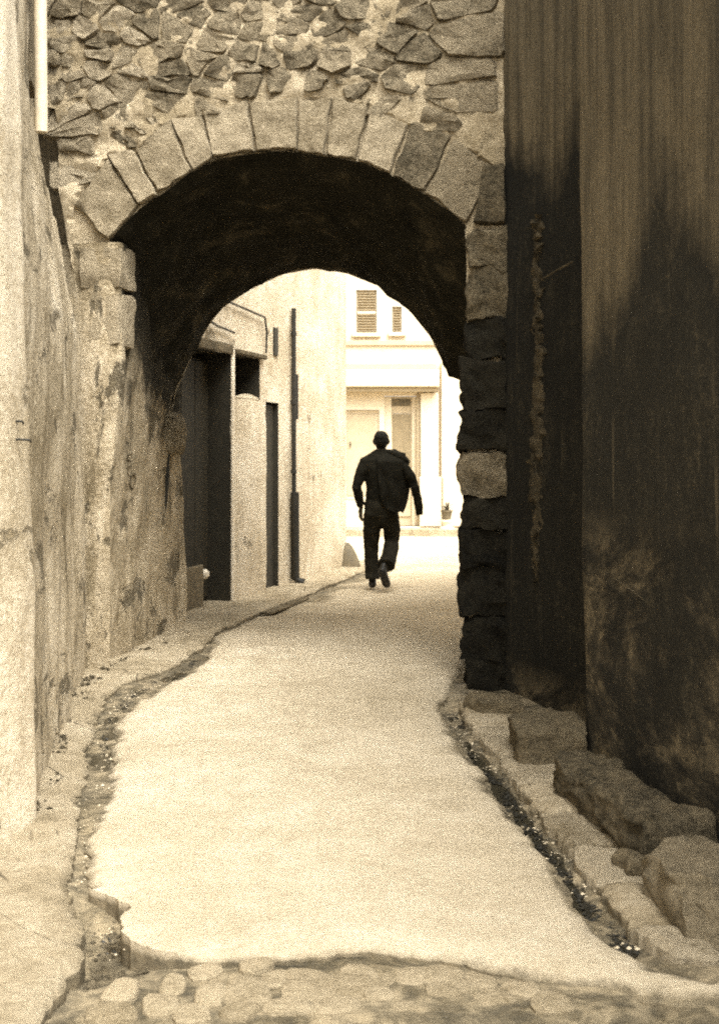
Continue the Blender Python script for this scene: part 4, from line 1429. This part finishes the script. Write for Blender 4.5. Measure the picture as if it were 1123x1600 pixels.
fused('shoe', [sweep([(-.098, .05, .05), (-.10, .13, .045), (-.105, .24, .036), (-.108, .29, .032)], [(.042, .046), (.046, .044), (.048, .034), (.036, .026)], 14), sweep([(-.098, .065, .05), (-.098, .09, .12)], [.044, .042])], .009, M['leather'], man, at_, 2)
fused('shoe', [sweep([(.006, -.27, .23), (.026, -.255, .16), (.052, -.215, .085), (.064, -.17, .058)], [(.042, .046), (.048, .042), (.050, .036), (.038, .028)], 14), sweep([(.012, -.255, .22), (.022, -.23, .28)], [.042, .040])], .009, M['leather'], man, at_, 2)
# the jacket slung over the right shoulder: a folded cloth hanging down the back
jk = empty('slung_jacket', (MX + .2, MY - .1, .85), 'dark jacket slung over the walking person\'s right shoulder with one sleeve swinging free', 'jacket')
jo = [(-.02, 1.535), (.06, 1.555), (.15, 1.525), (.225, 1.500), (.285, 1.475), (.318, 1.425), (.300, 1.375), (.318, 1.30), (.322, 1.20), (.312, 1.10), (.296, 1.00), (.268, .91), (.238, .848), (.212, .868), (.17, .855), (.12, .87), (.06, .90), (.01, .97), (-.03, 1.10), (-.04, 1.30), (-.05, 1.45)]
bdj = densify([Vector(p) for p in jo], .02)
nj = len(bdj)
inn = [Vector((-.06 + i * .02 + random.uniform(-.004, .004), .84 + j * .02 + random.uniform(-.004, .004))) for i in range(20) for j in range(37)]
vj, _e, fj, *_ = delaunay_2d_cdt([Vector(p) for p in bdj] + inn, [(i, (i + 1) % nj) for i in range(nj)], [list(range(nj))], 1, 1e-5)
def jy(x, z, k):
    t = min(1.0, abs(x) / .26)
    base = -.150 * math.sqrt(max(0.0, 1 - t * t * .80))
    if z > 1.42: base += (z - 1.42) * 1.0
    fold = .014 * math.sin(x * 46 + 3 * fbm((x * 2, z * 2, 0), 2) + z * 5) * min(1, (1.5 - z) * 3) + .014 * fbm((x, z, 3), 3, 8)
    return base - .012 * k * max(0.0, min(1.0, (x + .05) / .16)) + fold * .8 - .002
Vj = [Vector((p.x, jy(p.x, p.y, 1.3), p.y)) + Vector(at_) for p in vj] + [Vector((p.x, jy(p.x, p.y, 0) + .008, p.y)) + Vector(at_) for p in vj]
nvj = len(vj)
Fj = [tuple(q) for q in fj] + [tuple(i + nvj for i in q[::-1]) for q in fj]
es = {}
for q in fj:
    for i in range(len(q)): es[(q[i], q[(i + 1) % len(q)])] = 1
for (a_1, b_1) in list(es):
    if (b_1, a_1) not in es: Fj.append((b_1, a_1, a_1 + nvj, b_1 + nvj))
obj('jacket_body', Vj, Fj, M['jacket_cloth'], jk)
fused('collar_fold', [sweep([(.02, .03, 1.535), (.12, -.02, 1.515), (.22, -.045, 1.475), (.275, -.055, 1.43)], [(.03, .055), (.036, .06), (.04, .055), (.034, .045)], 14), sweep([(.17, .10, 1.44), (.18, .02, 1.505), (.20, -.06, 1.47)], [(.07, .03), (.085, .034), (.085, .034)], 14)], .010, M['jacket_cloth'], jk, at_, 3, .008)
fused('sleeve', [sweep([(.255, -.09, 1.36), (.318, -.11, 1.26), (.375, -.10, 1.12), (.403, -.08, 1.00), (.424, -.06, .828)], [(.054, .045), (.056, .044), (.050, .040), (.048, .036), (.046, .034)], 16, flat=True)], .009, M['jacket_cloth'], jk, at_, 2, .010)

# ------------------------------------------------------------------ litter and crumbs in the gutters and along the walls
def crumbs(name, n, lines, spread, smin, smax, m, label, zf, seed):
    r_ = random.Random(seed)
    V, F = [], []
    for _ in range(n):
        ln = r_.choice(lines)
        t = r_.random() * (len(ln) - 1)
        k = int(t)
        p = Vector(ln[k]).lerp(Vector(ln[k + 1]), t - k)
        x, y = p.x + r_.gauss(0, spread), p.y + r_.gauss(0, spread)
        if fbm((x * 3, y * 1.6, seed), 3) < -.02: continue
        s_ = r_.uniform(smin, smax) * (1 if r_.random() < .85 else 1.8)
        o_ = len(V)
        z0 = zf(x, y)
        for d in ((1, 0, 0), (-1, 0, 0), (0, 1, 0), (0, -1, 0), (0, 0, .8), (0, 0, -.6)):
            V.append(Vector((x + d[0] * s_ * r_.uniform(.6, 1.3), y + d[1] * s_ * r_.uniform(.6, 1.3), z0 + d[2] * s_ * r_.uniform(.5, 1.0))))
        for a, b, c in ((0, 2, 4), (2, 1, 4), (1, 3, 4), (3, 0, 4), (2, 0, 5), (1, 2, 5), (3, 1, 5), (0, 3, 5)):
            F.append((o_ + a, o_ + b, o_ + c))
    o = obj(name, V, F, m, None, False, origin=(0, 0, 0))
    return tag(o, label, 'debris', kind='stuff')
def m_water():
    n = NT('gutter_water', 0.04, 0.5)
    n.b.inputs['IOR'].default_value = 1.33
    return n.out(sep(0.03), n.noise(18, 3, 0.5), 0.004, 0.3)
def water(line, half, z):
    a_ = [Vector(p) for p in line]
    L_, R_ = [], []
    for i, p in enumerate(a_):
        t = (a_[min(i + 1, len(a_) - 1)] - a_[max(i - 1, 0)]).normalized()
        n_ = Vector((t.y, -t.x))
        h_ = half * (1 + .5 * fbm((p.x, p.y, 2), 3, 4))
        L_.append(p - n_ * h_); R_.append(p + n_ * h_)
    v, f = sheet([(q.x, q.y) for q in L_ + R_[::-1]], .03, .08, lambda x, y: z, .02, .01, 6, .01, .001)
    return struct('gutter_water', v, f, m_water())
water([(.57, 7.0), (.63, 6.3), (.672, 5.75), (.725, 5.1), (.79, 4.45), (.85, 4.0)], .045, -.070)
water([(-1.17, 5.7), (-1.33, 6.6), (-1.46, 7.6), (-1.47, 8.1), (-1.38, 8.6), (-1.27, 9.1)], .05, -.050)
gl = [(-.78, 3.95), (-.82, 4.3), (-1.0, 4.6), (-1.10, 5.12), (-1.18, 5.8), (-1.34, 6.67), (-1.46, 7.6), (-1.46, 8.1), (-1.38, 8.6), (-1.26, 9.1), (-1.2, 9.6)]
gr_ = [(.56, 7.6), (.565, 7.1), (.62, 6.4), (.665, 5.8), (.72, 5.1), (.785, 4.4), (.84, 4.0)]
zgut = lambda x, y: -.062 if x > 0 else -.045
crumbs('gutter_litter', 1800, [gl, gr_, gr_, gr_], .022, .003, .009, M['leather'], 'dark leaf litter and grit lying along both gutters', zgut, 4)
crumbs('mortar_crumbs', 750, [gl, gr_], .05, .002, .006, M['crumb'], 'pale crumbs of mortar scattered along both gutters', lambda x, y: -.04, 6)
wb = [(-1.36, 5.35), (-1.50, 6.3), (-1.68, 7.5), (-1.80, 8.4), (-1.78, 9.0), (-1.52, 10.4)]
crumbs('wall_foot_rubble', 420, [wb], .03, .004, .014, M['mid_stone'], 'crumbs of fallen plaster along the foot of the cream wall', lambda x, y: .008, 9)
hole = [(-.78, 3.5), (-.80, 3.95), (-.78, 4.25)]
crumbs('broken_surfacing', 140, [hole], .07, .004, .016, M['kerb_stone'], 'broken lumps of road surfacing in the hole at the road corner', lambda x, y: -.07, 12)
print('stones', nst, 'cobbles', cob)
